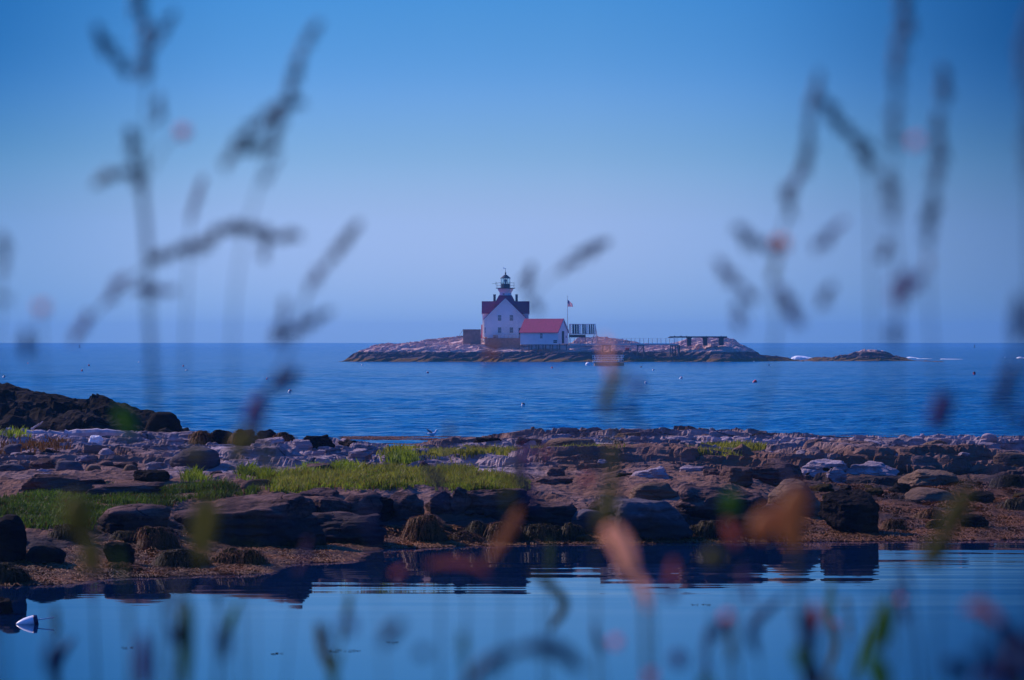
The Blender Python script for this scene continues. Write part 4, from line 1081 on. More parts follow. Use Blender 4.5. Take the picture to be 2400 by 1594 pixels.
# flagpole
fx = (1060 + 1570 / 5.808 - 1200) * .0931
ft = CAMZ - (610 + 495 / 5.808 - HY) * .0931
fp = thing('flagpole', 'tall thin white flagpole behind the boathouse', 'flagpole', (fx, 745, 3.6))
mb = MB(); mb.tube([(0, 0, 0), (0, 0, ft - 3.6)], [.07, .04], 8); mb.lathe([(.05, ft - 3.6), (.08, ft - 3.52), (.04, ft - 3.44)], 8); mb.build('pole', M['rail'], fp)
fl = thing('flag', 'striped red and white flag with a blue starred corner on the tall pole', 'flag', (fx + .05, 745, CAMZ - (610 + 632 / 5.808 - HY) * .0931))
FH = 92 * .01603; FW = 1.15
def fpt(a, b):
    drop = -.55 * a ** 1.2 * FH * (1 - b * .0)
    return (a * FW * (.98 - .12 * b), .10 * math.sin(a * 9 + b * 2) + .05 * math.sin(a * 17), b * FH * (1 - .25 * a) + drop * .6 * b + .02 * math.sin(7 * a))
M['fr'] = two_sided_leaf('flag_red', (.55, .03, .05), .1, .35); M['fw'] = two_sided_leaf('flag_white', (.8, .78, .8), .05, .35); M['fb'] = two_sided_leaf('flag_blue', (.03, .04, .22), .1, .35)
for s in range(13):
    mb = MB(); a0 = .40 if s >= 6 else 0.0; n = 10; V = []
    for i in range(n + 1):
        a_ = a0 + (1 - a0) * i / n
        V += [fpt(a_, s / 13), fpt(a_, (s + 1) / 13)]
    mb.add(V, [(2 * i, 2 * i + 2, 2 * i + 3, 2 * i + 1) for i in range(n)]); mb.build('stripe', M['fr'] if s % 2 == 0 else M['fw'], fl)
mb = MB(); V = []
for i in range(7):
    V += [fpt(.4 * i / 6, 6 / 13), fpt(.4 * i / 6, 1)]
mb.add(V, [(2 * i, 2 * i + 2, 2 * i + 3, 2 * i + 1) for i in range(6)]); ca = mb.build('canton', M['fb'], fl)
mb = MB()
for r_ in range(9):
    for c_ in range(6 if r_ % 2 == 0 else 5):
        q = Vector(fpt(.4 * (c_ + (.5 if r_ % 2 == 0 else 1)) / 6, 6 / 13 + 7 / 13 * (r_ + .5) / 9)); q.y -= .008
        P5 = [q + Vector(((.020 if j % 2 == 0 else .008) * math.sin(math.pi * j / 5), 0, (.020 if j % 2 == 0 else .008) * math.cos(math.pi * j / 5))) for j in range(10)]
        mb.add(P5, [tuple(range(10))])
mb.build('stars', M['fw'], ca)

# ------------------------------------------------------------------ solar rack
sx0 = (1240 + 430 / 4.54 - 1200) * .0925; zb = CAMZ - (740 + 262 / 4.54 - HY) * .0925
sr_ = thing('solar_rack', 'timber lattice rack of dark solar panels behind the boathouse', 'solar rack', (sx0, 740, zb))
q_ = .0925 / 4.54
def RX(X): return (X - 430) * q_
def RZ(Y): return (262 - Y) * q_
for X0, X1 in ((460, 482), (486, 508), (512, 528), (566, 584), (588, 606), (638, 656), (660, 678), (682, 696)):
    mb = MB(); roofslab(mb, (RX(X0), .1, RZ(192)), (RX(X1), .1, RZ(192)), (RX(X1) - .05 * (X1 > 600), 1.6, RZ(93)), (RX(X0), 1.6, RZ(93)), .05); mb.build('panel', M['panel'], sr_)
for X in (444, 534, 552, 612, 628, 704):
    mb = MB(); mb.bar((RX(X), -.02, RZ(196)), (RX(X), 1.5, RZ(90)), .20, .12); mb.build('post', M['woodpale'], sr_)
for i in range(6):
    for X0, X1 in ((436, 454), (528, 546), (608, 632)):
        t = i / 5.5; mb = MB(); y = 1.5 * t - .06; z = RZ(192) + (RZ(93) - RZ(192)) * t + .06; mb.bar((RX(X0), y, z), (RX(X1), y, z), .12); mb.build('cross_slat', M['woodpale'], sr_)
mb = MB(); mb.bar((RX(430), 0, RZ(196)), (RX(725), 0, RZ(196)), .16, .16); mb.bar((RX(432), 1.6, RZ(90)), (RX(704), 1.6, RZ(90)), .14, .12); mb.build('beam', M['woodpale'], sr_)
for X0, X1 in ((704, 738), (694, 668), (432, 424), (600, 596)):
    mb = MB(); mb.bar((RX(X0), 1.5 if X0 != 694 else 0, RZ(92) if X0 in (704, 432) else RZ(196)), (RX(X1), -.1, RZ(300)), .14); mb.build('leg', M['wood'], sr_)
for i in range(7):
    mb = MB(); z = RZ(120 + i * 22); xa = RX(704 + (i * 22 + 28) * .19); mb.bar((xa - .5, .4, z), (xa + .02, .2, z), .07); mb.build('cross_slat', M['woodpale'], sr_)
mb = MB(); mb.box(RX(432), RX(600), .4, 1.8, RZ(232), RZ(203)); mb.build('base_cabinet', M['darkwood'], sr_)
mb = MB(); mb.bar((RX(600), 0, RZ(232)), (RX(720), 0, RZ(232)), .1); mb.bar((RX(600), 0, RZ(215)), (RX(720), 0, RZ(215)), .08); mb.build('lower_beam', M['woodpale'], sr_)

# ------------------------------------------------------------------ boardwalk pier
PD = 731; kp = PD / F
def PX(X): return (1240 + X / 4.54 - 1200) * kp
def PZ(Y): return CAMZ - (740 + Y / 4.54 - HY) * kp
pr = thing('pier', 'long pale boardwalk with post railings on timber trestles, from the boathouse to the concrete platform', 'pier', (0, PD, 0))
mb = MB(); mb.box(PX(428), PX(1592), 0, 1.7, PZ(308), PZ(298)); mb.build('deck', M['woodpale'], pr)
mb = MB(); mb.box(PX(428), PX(1592), -.06, -.003, PZ(311), PZ(297)); mb.build('edge_beam', M['woodpale'], pr)
for i in range(13):
    X = 440 + i * 92.3 + (0 if i else 0)
    mb = MB(); mb.box(PX(X) - .06, PX(X) + .06, -.18, -.063, PZ(313), PZ(240)); mb.build('railing_post', M['woodpale'], pr)
    if i < 12:
        mb = MB(); mb.box(PX(X + 44) - .05, PX(X + 44) + .05, 1.703, 1.80, PZ(308), PZ(242)); mb.build('railing_post', M['rail'], pr)
for y in (-.12, 1.76):
    for Y in (243, 268):
        mb = MB(); mb.tube([(PX(440), y, PZ(Y)), (PX(1548), y, PZ(Y))], .014, 5); mb.build('rail_cable', M['rail'], pr)
for X0, X1, Yb, spl in ((788, 862, 415, 4), (1160, 1215, 482, 16), (1512, 1582, 486, 22)):
    t_ = link('trestle', None, pr, (0, 0, 0))
    for y in (.2, 1.5):
        for sgn, X in ((-1, X0), (1, X1)):
            mb = MB(); mb.bar((PX(X), y, PZ(312)), (PX(X + sgn * spl), y, PZ(Yb) - .5), .22); mb.build('leg', M['wood'], t_)
    mb = MB(); mb.bar((PX(X0 - 12), .1, PZ(316)), (PX(X1 + 12), .1, PZ(316)), .2, .22); mb.bar((PX(X0 - 12), 1.6, PZ(316)), (PX(X1 + 12), 1.6, PZ(316)), .2, .22); mb.build('cap_beam', M['wood'], t_)
    mb = MB(); mb.bar((PX(X0), .2, PZ(400)), (PX(X1), .2, PZ(330)), .1, .14); mb.build('brace', M['wood'], t_)
for X in (1530, 1556, 1600):
    mb = MB(); mb.bar((PX(X), .9, PZ(312)), (PX(X + 4), .9, PZ(490) - .4), .24); mb.build('pile', M['darkwood'], pr)
mb = MB(); mb.bar((PX(425), .2, PZ(300)), (PX(425), .2, PZ(372)), .16); mb.build('pile', M['wood'], pr)
lt = thing('lattice_stand', 'small white lattice stand at the seaward end of the pier', 'stand', (PX(1560), PD + 1.0, PZ(298)))
for X in (-28, -10, 10, 28):
    mb = MB(); mb.bar((X * .0203, 0, 0), (X * .0203 * .8, 0, 1.2), .06); mb.build('upright', M['trim'], lt)
for i in range(4):
    mb = MB(); mb.bar((-.57, -.03, .15 + i * .32), (.57, -.03, .35 + i * .28), .05); mb.build('lattice_slat', M['trim'], lt)
cp = thing('concrete_platform', 'long dark flat concrete platform on three piers at the right end of the island', 'platform', (0, PD + 4, 0))
mb = MB(); mb.box(PX(1512), PX(2120), 0, 4.5, PZ(234), PZ(219)); mb.build('slab', M['darkcon'], cp)
mb = MB(); mb.box(PX(1495), PX(1545), .3, 4.2, PZ(236), PZ(226)); mb.build('loading_plate', M['darkcon'], cp)
for X0, X1, Yb in ((1700, 1738, 290), (1872, 1910, 290), (2042, 2084, 285)):
    mb = MB(); mb.box(PX(X0), PX(X1), .3, 4.2, PZ(Yb) - .6, PZ(234) - .003); mb.box(PX(X0 - 8), PX(X1 + 8), .25, 4.25, PZ(240), PZ(234) - .002); mb.build('pier_block', M['darkcon'], cp)
for X, w in ((1562, 14), (1630, 20), (1690, 8), (1900, 6), (2060, 10)):
    mb = MB(); mb.lathe([(w * .008, 0), (w * .010, .06), (w * .004, .14)], 7, 0, (PX(X), 1.5, PZ(219) + .002)); mb.build('stone', M['darkcon'], cp)
mb = MB(); mb.tube([(PX(1638), .2, PZ(236)), (PX(1638), .2, PZ(318))], .05, 6); mb.build('drain_pipe', M['darkwood'], cp)

# small red winch on the rocks
M['hull'] = M['orange']
wx_, wy_ = (1240 + 1050 / 4.54 - 1200) * .0916, 733
wh = thing('winch', 'small red and white winch standing on the rocks below the pier', 'winch', (wx_, wy_, isl(wx_, wy_)))
mb = MB(); mb.box(-.75, .75, -.3, .3, 0, .2); mb.build('frame', M['wood'], wh)
mb = MB(); mb.tube([(-.5, -.1, .45), (.35, -.1, .45)], .28, 10); mb.build('drum', M['redpaint'], wh)
mb = MB(); mb.box(.4, .8, -.25, .2, .2, .75); mb.build('motor', M['trim'], wh)

# floating dock
Dd = CAMZ * F / (857.5 - HY); kd = Dd / F
def DX(X): return (1240 + X / 4.54 - 1200) * kd
def DZ(Y): return CAMZ - (740 + Y / 4.54 - HY) * kd
fd = thing('floating_dock', 'floating dock with an orange brown hull and white slatted railings moored off the island', 'dock', (0, Dd, 0))
mb = MB()
V = [(DX(695), 0, -.25), (DX(862), -.5, -.25), (DX(1013), .6, -.25), (DX(1013), 2.2, -.25), (DX(695), 2.0, -.25)]
V += [(x, y, DZ(496)) for x, y, z in V]
mb.add(V, [(4, 3, 2, 1, 0), (5, 6, 7, 8, 9)] + [(i, (i + 1) % 5, 5 + (i + 1) % 5, 5 + i) for i in range(5)]); mb.build('hull', M['orange'], fd)
mb = MB(); mb.box(DX(678), DX(958), -.4, 1.9, DZ(496) + .004, DZ(488)); mb.build('deck', M['trim'], fd)
for X in range(682, 1010, 18):
    mb = MB(); mb.bar((DX(X), -.2 + .004 * (X - 680) * .3, DZ(489)), (DX(X - 22 if X > 700 else X - 8), -.15, DZ(422)), .055); mb.build('baluster', M['trim'], fd)
for y in (-.2, 1.6):
    for Y in (421, 445, 466):
        mb = MB(); mb.bar((DX(672 + (Y - 421) * .2), y, DZ(Y)), (DX(1013 - (Y - 421) * .15), y, DZ(Y - (2 if y > 0 else 0))), .06); mb.build('handrail', M['trim'], fd)
for X in range(700, 1010, 36):
    mb = MB(); mb.bar((DX(X), 1.6, DZ(489)), (DX(X), 1.6, DZ(421)), .05); mb.build('baluster', M['trim'], fd)
mb = MB(); mb.bar((DX(955), -.18, DZ(487)), (DX(1013), -.18, DZ(421)), .08); mb.build('gangway_brace', M['trim'], fd)

# ------------------------------------------------------------------ buoys
M['buoyr'] = plain('red_buoy_paint', (.65, .03, .05), .35, .15, 20); M['buoyw'] = plain('white_buoy_paint', (.80, .78, .80), .35, .1, 20); M['buoyd'] = plain('dark_buoy_paint', (.03, .02, .06), .4, .2, 20)
M['stick'] = plain('white_stick', (.7, .7, .72), .5, .1, 20)
BP = [(-.5, .02), (-.48, .08), (-.35, .19), (-.15, .30), (.10, .36), (.30, .37), (.36, .35), (.42, .30)]
def buoy(px, py, s, mat, label, band=None, tiltv=(1, .1, .35), rs=.75, stick=0.0, rot=0, group='lobster buoys on the water', sink=.12, D=None):
    D = D or CAMZ * F / (py - HY)
    t = thing('buoy', label, 'buoy', ((px - 1200) * D / F, D, 0), 0, group)
    d = Vector(tiltv).normalized()
    b = MB(); b.tube([d * z * s for z, r in BP], [r * s * rs for z, r in BP], 12)
    bo = b.build('float', M[mat], t, (0, 0, s * sink), smooth=True)
    if band:
        c = MB(); c.tube([d * z * s for z in (.26, .30, .38, .44)], [q_r * s * rs for q_r in (.385, .392, .372, .325)], 12); c.build('band', M[band], t, (0, 0, s * sink), smooth=True)
    if stick:
        c = MB(); c.tube([d * .42 * s, (d + Vector((0, 0, -.04))) * (.42 + stick) * s], .028 * s, 6); c.build('stick', M['stick'], t, (0, 0, s * sink))
    return t
buoy(65, 1463, .34, 'buoyw', 'large white buoy with a dark band and a white stick, floating in the pool', 'buoyd', (1, .15, .20), rs=.62, stick=.72, sink=.10)
far = [(8, 885, .42, 'buoyw', 'buoyd', 'white buoy at the far left of the sea'), (65, 852, .35, 'buoyr', None, 'tiny red buoy left of the left horizon marker'),
 (209, 858, .5, 'buoyr', None, 'red buoy below the left horizon marker, the farther of two'), (192, 870, .42, 'buoyr', 'buoyd', 'red buoy below the left horizon marker, the nearer of two'),
 (325, 850, .4, 'buoyw', None, 'tiny white buoy halfway between the left marker and the island'), (429, 859, .4, 'buoyr', None, 'tiny red buoy behind a grey one left of the island'),
 (436, 869, .36, 'buoyw', 'buoyd', 'tiny grey buoy just below a red one left of the island'), (628, 891, .42, 'buoyw', 'buoyr', 'upright pink buoy in open water left of the island'),
 (678, 920, .40, 'buoyw', 'buoyr', 'white and red buoy nearest the shore left of the island'), (848, 857, .4, 'buoyw', None, 'tiny white buoy off the left flank of the island'),
 (1003, 875, .42, 'buoyr', 'buoyw', 'pink buoy in front of the left part of the island'), (1139, 852, .35, 'buoyw', None, 'tiny white buoy under the lighthouse, close to the island'),
 (1293, 863, .42, 'buoyr', None, 'small red buoy under the boathouse'), (1502, 861, .4, 'buoyd', None, 'small black buoy right of the floating dock'),
 (1531, 869, .42, 'buoyw', 'buoyd', 'white and dark buoy right of the floating dock'), (1595, 888, .42, 'buoyw', 'buoyr', 'white and red buoy below the right part of the pier'),
 (1514, 900, .42, 'buoyw', None, 'white buoy in open water below the floating dock'), (1768, 897, .55, 'buoyr', None, 'brightest red buoy, in open water under the platform end'),
 (1700, 847, .55, 'buoyw', None, 'white buoy close to the island under the concrete platform'), (1803, 857, .45, 'buoyw', 'buoyd', 'small white and dark buoy left of the reef gap'),
 (2284, 878, .6, 'buoyr', 'buoyd', 'red buoy at the far right of the sea'), (1767, 848, .3, 'buoyw', None, 'tiny white buoy at the foot of the island\'s right slope'),
 (2355, 838, .35, 'buoyw', None, 'tiny white buoy near the right edge below the horizon')]
for i, (px, py, s, m, bnd, lab) in enumerate(far):
    buoy(px, py, s * (1.05 if s > .36 else 1), m, lab, bnd, (wr.uniform(-1, 1), .2, wr.uniform(.3, 1)), stick=.5 if i % 3 == 0 else 0)
buoy(1225, 953, .40, 'buoyw', 'dark and white buoy with a tall stick, alone in mid water below the boathouse', 'buoyd', (.35, .1, 1), stick=.9)
mt = thing('mooring_ball', 'round white mooring ball beside the floating dock', 'mooring ball', ((1378 - 1200) * 615 / F, 615, 0))
mb = MB(); mb.lathe([(.05, -.3), (.35, -.2), (.48, .05), (.45, .3), (.28, .5), (.05, .56)], 14); mb.build('ball', M['buoyw'], mt, smooth=True)
mb = MB(); mb.tube([(.3, 0, .1), (.75, 0, .05)], .07, 6); mb.build('mooring_line', M['buoyw'], mt)
for px, hgt, lab in ((186.5, 2.3, 'thin channel marker on the horizon at the left'), (2284, 2.4, 'thin channel marker on the horizon at the right')):
    t = thing('channel_marker', lab, 'marker', ((px - 1200) * 2600 / F, 2600, 0), 0, 'channel markers on the horizon')
    mb = MB(); mb.lathe([(.7, -.2), (.7, .3), (.3, .4), (.3, hgt - .5)], 8); mb.build('post', M['darkwood'], t)
    mb = MB(); mb.lathe([(.45, hgt - .5), (.45, hgt), (.1, hgt + .2)], 8); mb.build('top_mark', M['darkwood'], t)

# ------------------------------------------------------------------ birds
M['gullw'] = plain('gull_white', (.75, .75, .78), .7, .08, 20); M['gullg'] = plain('gull_grey', (.30, .31, .34), .7, .15, 20); M['beak'] = plain('gull_beak', (.6, .35, .03), .5, .1)
Dg = CAMZ * F / (1021 - HY)
gu = thing('gull', 'grey and white gull floating on the sea with raised wings, just beyond the weed', 'gull', ((1011 - 1200) * Dg / F, Dg, 0))
mb = MB(); mb.tube([(-.20, 0, .09), (-.12, 0, .085), (0, 0, .07), (.10, 0, .08), (.17, 0, .12), (.205, 0, .19), (.225, 0, .235), (.26, 0, .245), (.285, 0, .235)], [.012, .04, .07, .07, .05, .034, .036, .032, .01], 10); mb.build('body', M['gullw'], gu, smooth=True)
mb = MB(); mb.tube([(.28, 0, .237), (.33, 0, .225)], [.011, .004], 6); mb.build('beak', M['beak'], gu)
for s in (-1, 1):
    mb = MB(); mb.add([(.06, s * .05, .12), (-.08, s * .05, .12), (-.17, s * .20, .22), (-.10, s * .22, .25), (-.22, s * .26, .30), (-.02, s * .18, .22), (.06, s * .055, .135), (-.08, s * .055, .135), (-.22, s * .262, .306)],
                  [(0, 1, 2, 3), (3, 2, 4), (0, 3, 5), (6, 5, 3, 8), (6, 7, 2, 8)]); mb.build('wing', M['gullg'], gu)
mb = MB(); mb.bar((-.18, 0, .10), (-.27, 0, .13), .06, .012); mb.build('tail', M['gullw'], gu)
for px, py, lab in ((22, 584, 'tiny dark gull flying at the left edge of the sky'), (487, 546, 'tiny gull gliding low in the left sky')):
    p_ = pt(px, py, 1500); t = thing('flying_gull', lab, 'gull', p_)
    mb = MB(); mb.tube([(-.2, 0, 0), (0, 0, 0), (.22, 0, .02)], [.02, .07, .02], 6); mb.build('body', M['buoyd'], t)
    for s in (-1, 1):
        mb = MB(); mb.bar((0, 0, .02), (s * .28, .1, .16), .12, .02); mb.bar((s * .28, .1, .16), (s * .6, .15, .10), .08, .02); mb.build('wing', M['buoyd'], t)

# ------------------------------------------------------------------ driftwood
M['drift'] = plain('bleached_driftwood', (.42, .34, .37), .85, .3, 5, .02)
def ground_pt(px, py):
    D = ground_hit(px, py); return Vector(((px - 1200) * D / F, D, CAMZ - (py - HY) * D / F))
def driftlog(name, label, pts, rad, stubs=()):
    mb = MB(); Pp = [Vector(p) for p in pts]
    P2 = []; R2 = []
    for i in range(len(Pp) - 1):
        for j in range(4):
            t = j / 4; P2.append(Pp[i].lerp(Pp[i + 1], t) + Vector((0, wr.uniform(-.02, .02), wr.uniform(-.03, .03)))); R2.append((rad[i] * (1 - t) + rad[i + 1] * t) * wr.uniform(.9, 1.1))
    P2.append(Pp[-1]); R2.append(rad[-1])
    c = P2[0].copy(); mb.tube([p - c for p in P2], R2, 9)
    o = tag(mb.build(name, M['drift'], None, c), label, 'driftwood')
    for a_, b_, r_ in stubs:
        s_ = MB(); s_.tube([Vector(a_) - c, Vector(b_) - c], [r_, r_ * .5], 6); s_.build('branch_stub', M['drift'], o)
    return o
Dl = 107.0
def dp(px, py, D=Dl): return pt(px, py, D)
driftlog('driftwood_log', 'long bleached driftwood log lying below the dark headland', [dp(150, 1019), dp(190, 1018), dp(240, 1017), dp(285, 1019), dp(314, 1021)], [.14, .17, .16, .10, .04], [(dp(268, 1016), dp(277, 1011), .035), (dp(222, 1014), dp(232, 1010), .03)])
driftlog('driftwood_log', 'thicker broken driftwood log left of the long bleached one', [dp(58, 1016), dp(95, 1018), dp(150, 1021)], [.10, .12, .10])
driftlog('driftwood_branch', 'thin driftwood branch pointing up against the dark headland', [dp(73, 1007), dp(88, 997), dp(101, 988)], [.035, .03, .015])
driftlog('driftwood_branch', 'bright white driftwood stick at the left edge of the shore', [dp(14, 1005), dp(33, 1008)], [.06, .04])
for i, (a_, b_, c_, d_) in enumerate([(76, 1022, 84, 1010), (86, 1024, 94, 1012), (98, 1022, 107, 1010), (104, 1020, 118, 1008), (60, 1012, 74, 1014)]):
    driftlog('driftwood_stick', ['driftwood stick, leftmost of the upright pile of short sticks', 'driftwood stick, second from the left in the pile of short sticks', 'driftwood stick, third from the left in the pile of short sticks', 'driftwood stick, rightmost and longest of the pile of short sticks', 'short driftwood stick lying flat left of the pile'][i], [dp(a_, b_), dp(c_, d_)], [.045, .03])
driftlog('driftwood_branch', 'small reddish driftwood piece on the sand left of the white rock', [dp(148, 1028, 104), dp(168, 1024, 104)], [.03, .02])

# ------------------------------------------------------------------ out-of-focus weeds close to the lens
PM = {
 'stem': two_sided_leaf('weed_stem', (.022, .032, .025), .3, .15), 'dark': two_sided_leaf('dark_leaf', (.010, .022, .085), .3, .12),
 'head': two_sided_leaf('grass_seed_head', (.026, .028, .100), .4, .15), 'purple': two_sided_leaf('purple_leaf', (.16, .06, .20), .3, .4),
 'pink': two_sided_leaf('pink_petals', (.95, .40, .42), .1, .7), 'orange': two_sided_leaf('orange_leaf', (.95, .42, .22), .1, .7),
 'salmon': two_sided_leaf('salmon_leaf', (.95, .60, .46), .1, .7), 'green': two_sided_leaf('fresh_green_leaf', (.14, .26, .04), .3, .6),
 'olive': two_sided_leaf('olive_leaf', (.24, .22, .06), .3, .6), 'tan': two_sided_leaf('tan_leaf', (.50, .26, .12), .3, .6), 'yellow': two_sided_leaf('yellow_leaf', (.35, .30, .04), .2, .5),
 'rust': two_sided_leaf('rust_leaf', (.55, .24, .17), .3, .6),
}
Q = 2400 / 2361.0
def wpt(X, Y, d): return pt(X * Q, Y * Q, d)
def smooth_path(P, n=5):
    out = []
    for i in range(len(P) - 1):
        p0 = P[max(i - 1, 0)]; p1 = P[i]; p2 = P[i + 1]; p3 = P[min(i + 2, len(P) - 1)]
        for j in range(n):
            t = j / n
            out.append(.5 * ((2 * p1) + (p2 - p0) * t + (2 * p0 - 5 * p1 + 4 * p2 - p3) * t * t + (3 * p1 - p0 - 3 * p2 + p3) * t ** 3))
    out.append(P[-1]); return out
pr_ = random.Random(77)
def spikelets(mb, P, w, L):
    n = max(10, int(sum((P[i + 1] - P[i]).length for i in range(len(P) - 1)) / (L * .10)))
    V_ = [Vector(v) for v in ((0, 0, -1), (1, 0, -.1), (0, 1, -.1), (-1, 0, -.1), (0, -1, -.1), (0, 0, 1))]
    Fs = [(0, 2, 1), (0, 3, 2), (0, 4, 3), (0, 1, 4), (5, 1, 2), (5, 2, 3), (5, 3, 4), (5, 4, 1)]
    for i in range(n):
        t = pr_.random() * (len(P) - 1); k = int(t); p = P[k].lerp(P[k + 1], t - k); d = (P[k + 1] - P[k]).normalized()
        a_ = pr_.uniform(0, 6.28); e = d.cross(Vector((0, 1, .01))).normalized(); g_ = d.cross(e)
        off = e * math.cos(a_) + g_ * math.sin(a_); fade = .45 + .55 * math.sin(math.pi * min(.97, max(.05, t / (len(P) - 1))))
        c = p + off * w * .5 * fade * pr_.uniform(.2, 1); ax = (d * .9 + off * .45).normalized(); b1 = ax.cross(Vector((.3, 1, .2))).normalized(); b2 = ax.cross(b1)
        l_ = L * .5 * pr_.uniform(.6, 1.4); r_ = L * .17
        mb.add([c + b1 * v.x * r_ + b2 * v.y * r_ + ax * v.z * l_ for v in V_], Fs)
def weed(label, d, stem, parts, name='tall_weed', sw=7, stem_mat='stem', cat='weed'):
    base = wpt(stem[-1][0], stem[-1][1], d); foot = Vector((base.x * 1.0, d + .02, 2.98))
    t = thing(name, label, cat, foot, 0)
    P = smooth_path([wpt(x, y, d) for x, y in stem]) ; P += [P[-1].lerp(foot, .5), foot]
    px1 = d / F * Q * .84
    mb = MB(); n = len(P); mb.tube([p - foot for p in P], [sw * px1 * (.72 if sw < 9 else .42) * (.6 + .4 * i / n) for i in range(n)], 6); mb.build('stem', PM[stem_mat], t, smooth=True)
    for pr0 in parts:
        kind, mat, w, pts = pr0[0], pr0[1], pr0[2], pr0[3]
        dj = d + pr_.uniform(-.02, .02)
        PP = smooth_path([wpt(x, y, dj) for x, y in pts], 4)
        mb = MB()
        if kind == 'leaf' and mat in ('dark', 'head', 'purple') and max(p_[1] for p_ in pts) < 800: kind = 'head'
        if kind == 'head':
            mb.tube([p - foot for p in PP], w * px1 * .10, 5); spikelets(mb, [p - foot for p in PP], w * px1, max(.005, w * px1 * .75)); mb.build('seed_head', PM[mat], t)
        elif kind == 'leaf':
            m_ = len(PP); mb.tube([p - foot for p in PP], [max(.08, math.sin(math.pi * (.06 + .9 * i / (m_ - 1))) ** .7) * w * px1 * .5 for i in range(m_)], 8, flat=.22); mb.build('leaf', PM[mat], t, smooth=True)
        elif kind == 'stem':
            mb.tube([p - foot for p in PP], w * px1 * .5, 6); mb.build('side_stem', PM[mat], t, smooth=True)
        elif kind == 'bud':
            c = PP[0] - foot
            for i in range(7):
                a_ = i * .9; e = Vector((math.cos(a_), .4 * math.sin(a_ * 2), math.sin(a_)))
                mb.tube([c, c + e * w * px1 * .3, c + e * w * px1 * .5], [w * px1 * .10, w * px1 * .17, w * px1 * .05], 6, flat=.5)
            mb.build('flower', PM[mat], t, smooth=True)
    return t
weed('blurred tall weed with a forked bluish top at the upper left of the picture', 1.45, [(335, -40), (335, 60), (338, 180), (335, 300), (332, 450), (345, 600), (352, 800), (370, 1000), (385, 1180), (372, 1340), (350, 1600)], [
  ('leaf', 'dark', 44, [(320, -30), (318, 20), (338, 75)]), ('leaf', 'dark', 46, [(340, 60), (336, 120), (332, 185)]), ('leaf', 'dark', 34, [(400, 30), (372, 75), (345, 110)]),
  ('leaf', 'dark', 46, [(222, 65), (258, 120), (302, 170)]), ('leaf', 'head', 36, [(368, 225), (362, 285)]), ('bud', 'pink', 44, [(422, 305)]), ('stem', 'stem', 5, [(345, 400), (385, 330), (422, 305)]),
  ('leaf', 'dark', 48, [(298, 300), (312, 370), (328, 440)]), ('leaf', 'dark', 38, [(222, 425), (265, 400), (318, 400)]), ('stem', 'dark', 18, [(326, 430), (336, 520), (340, 600)])], sw=9)
weed('blurred weed with an arching dark seed spray across the left sky', 1.5, [(690, 545), (640, 555), (590, 527), (520, 530), (430, 575), (345, 600), (338, 700), (345, 800), (350, 900), (362, 1100), (380, 1300), (400, 1600)], [
  ('head', 'head', 40, [(345, 600), (400, 582), (450, 560)]), ('head', 'dark', 46, [(410, 575), (450, 572), (500, 552)]), ('head', 'head', 44, [(490, 535), (530, 522), (570, 525)]), ('leaf', 'dark', 38, [(540, 520), (590, 530), (640, 550)]),
  ('leaf', 'dark', 36, [(640, 548), (690, 540)]), ('leaf', 'head', 26, [(612, 550), (606, 595)]), ('leaf', 'purple', 30, [(292, 632), (268, 665), (248, 698)]), ('leaf', 'purple', 36, [(305, 668), (350, 670), (402, 672)]),
  ('leaf', 'purple', 30, [(205, 725), (185, 760), (168, 790)]), ('stem', 'stem', 6, [(340, 610), (260, 680), (190, 760), (170, 800)])], sw=8)
weed('blurred grass plume leaning right, the highest one left of centre', 1.4, [(738, 48), (712, 90), (685, 150), (665, 220), (640, 300), (600, 420), (560, 560), (540, 700), (535, 900), (545, 1100), (560, 1600)], [
  ('head', 'head', 26, [(735, 50), (710, 95), (690, 135)]), ('head', 'dark', 34, [(690, 130), (676, 180), (664, 235)]), ('head', 'dark', 44, [(695, 236), (650, 240), (600, 285)]), ('head', 'head', 36, [(610, 275), (560, 320), (515, 385)]),
  ('head', 'dark', 42, [(650, 245), (640, 290), (622, 335)]), ('head', 'head', 40, [(640, 330), (590, 345), (560, 340)]), ('head', 'purple', 18, [(640, 365), (610, 415)]), ], sw=5)
weed('faint blurred grass spike with a small pink tip left of centre', 1.6, [(470, 410), (455, 450), (440, 500), (430, 700), (425, 900), (430, 1150), (432, 1600)], [('head', 'purple', 20, [(470, 410), (460, 440), (440, 500)]), ('leaf', 'olive', 46, [(470, 1140), (460, 1200), (445, 1270)]), ('leaf', 'green', 40, [(432, 1380), (430, 1470), (428, 1600)])], sw=5)
weed('blurred pale grass spike leaning right above the sea, left of the island', 1.5, [(825, 515), (785, 570), (740, 625), (712, 660), (680, 780), (640, 860), (600, 950), (560, 1050), (520, 1250), (500, 1600)], [
  ('head', 'head', 28, [(825, 515), (790, 560), (750, 615)]), ('head', 'purple', 38, [(740, 622), (710, 665)]), ('head', 'head', 34, [(660, 695), (645, 750), (640, 790)]), ('head', 'head', 30, [(760, 718), (710, 745), (660, 775)]),
  ('leaf', 'head', 42, [(690, 850), (655, 880), (620, 890)]), ('leaf', 'purple', 46, [(610, 900), (585, 950), (570, 980)]), ('leaf', 'olive', 46, [(568, 985), (552, 1030), (545, 1070)]), ('leaf', 'olive', 40, [(500, 1150), (480, 1230), (460, 1310)])], sw=8)
weed('blurred weed with an orange bud at the lower left sky', 1.3, [(95, 690), (92, 760), (100, 900), (120, 1100), (110, 1300), (130, 1600)], [('bud', 'orange', 40, [(97, 710)]), ('leaf', 'head', 36, [(60, 760), (60, 830)]), ('leaf', 'olive', 90, [(190, 1140), (180, 1190), (205, 1230)]), ('leaf', 'olive', 60, [(205, 1235), (212, 1290), (205, 1330)]), ('leaf', 'dark', 40, [(120, 1480), (118, 1560)])], sw=6)
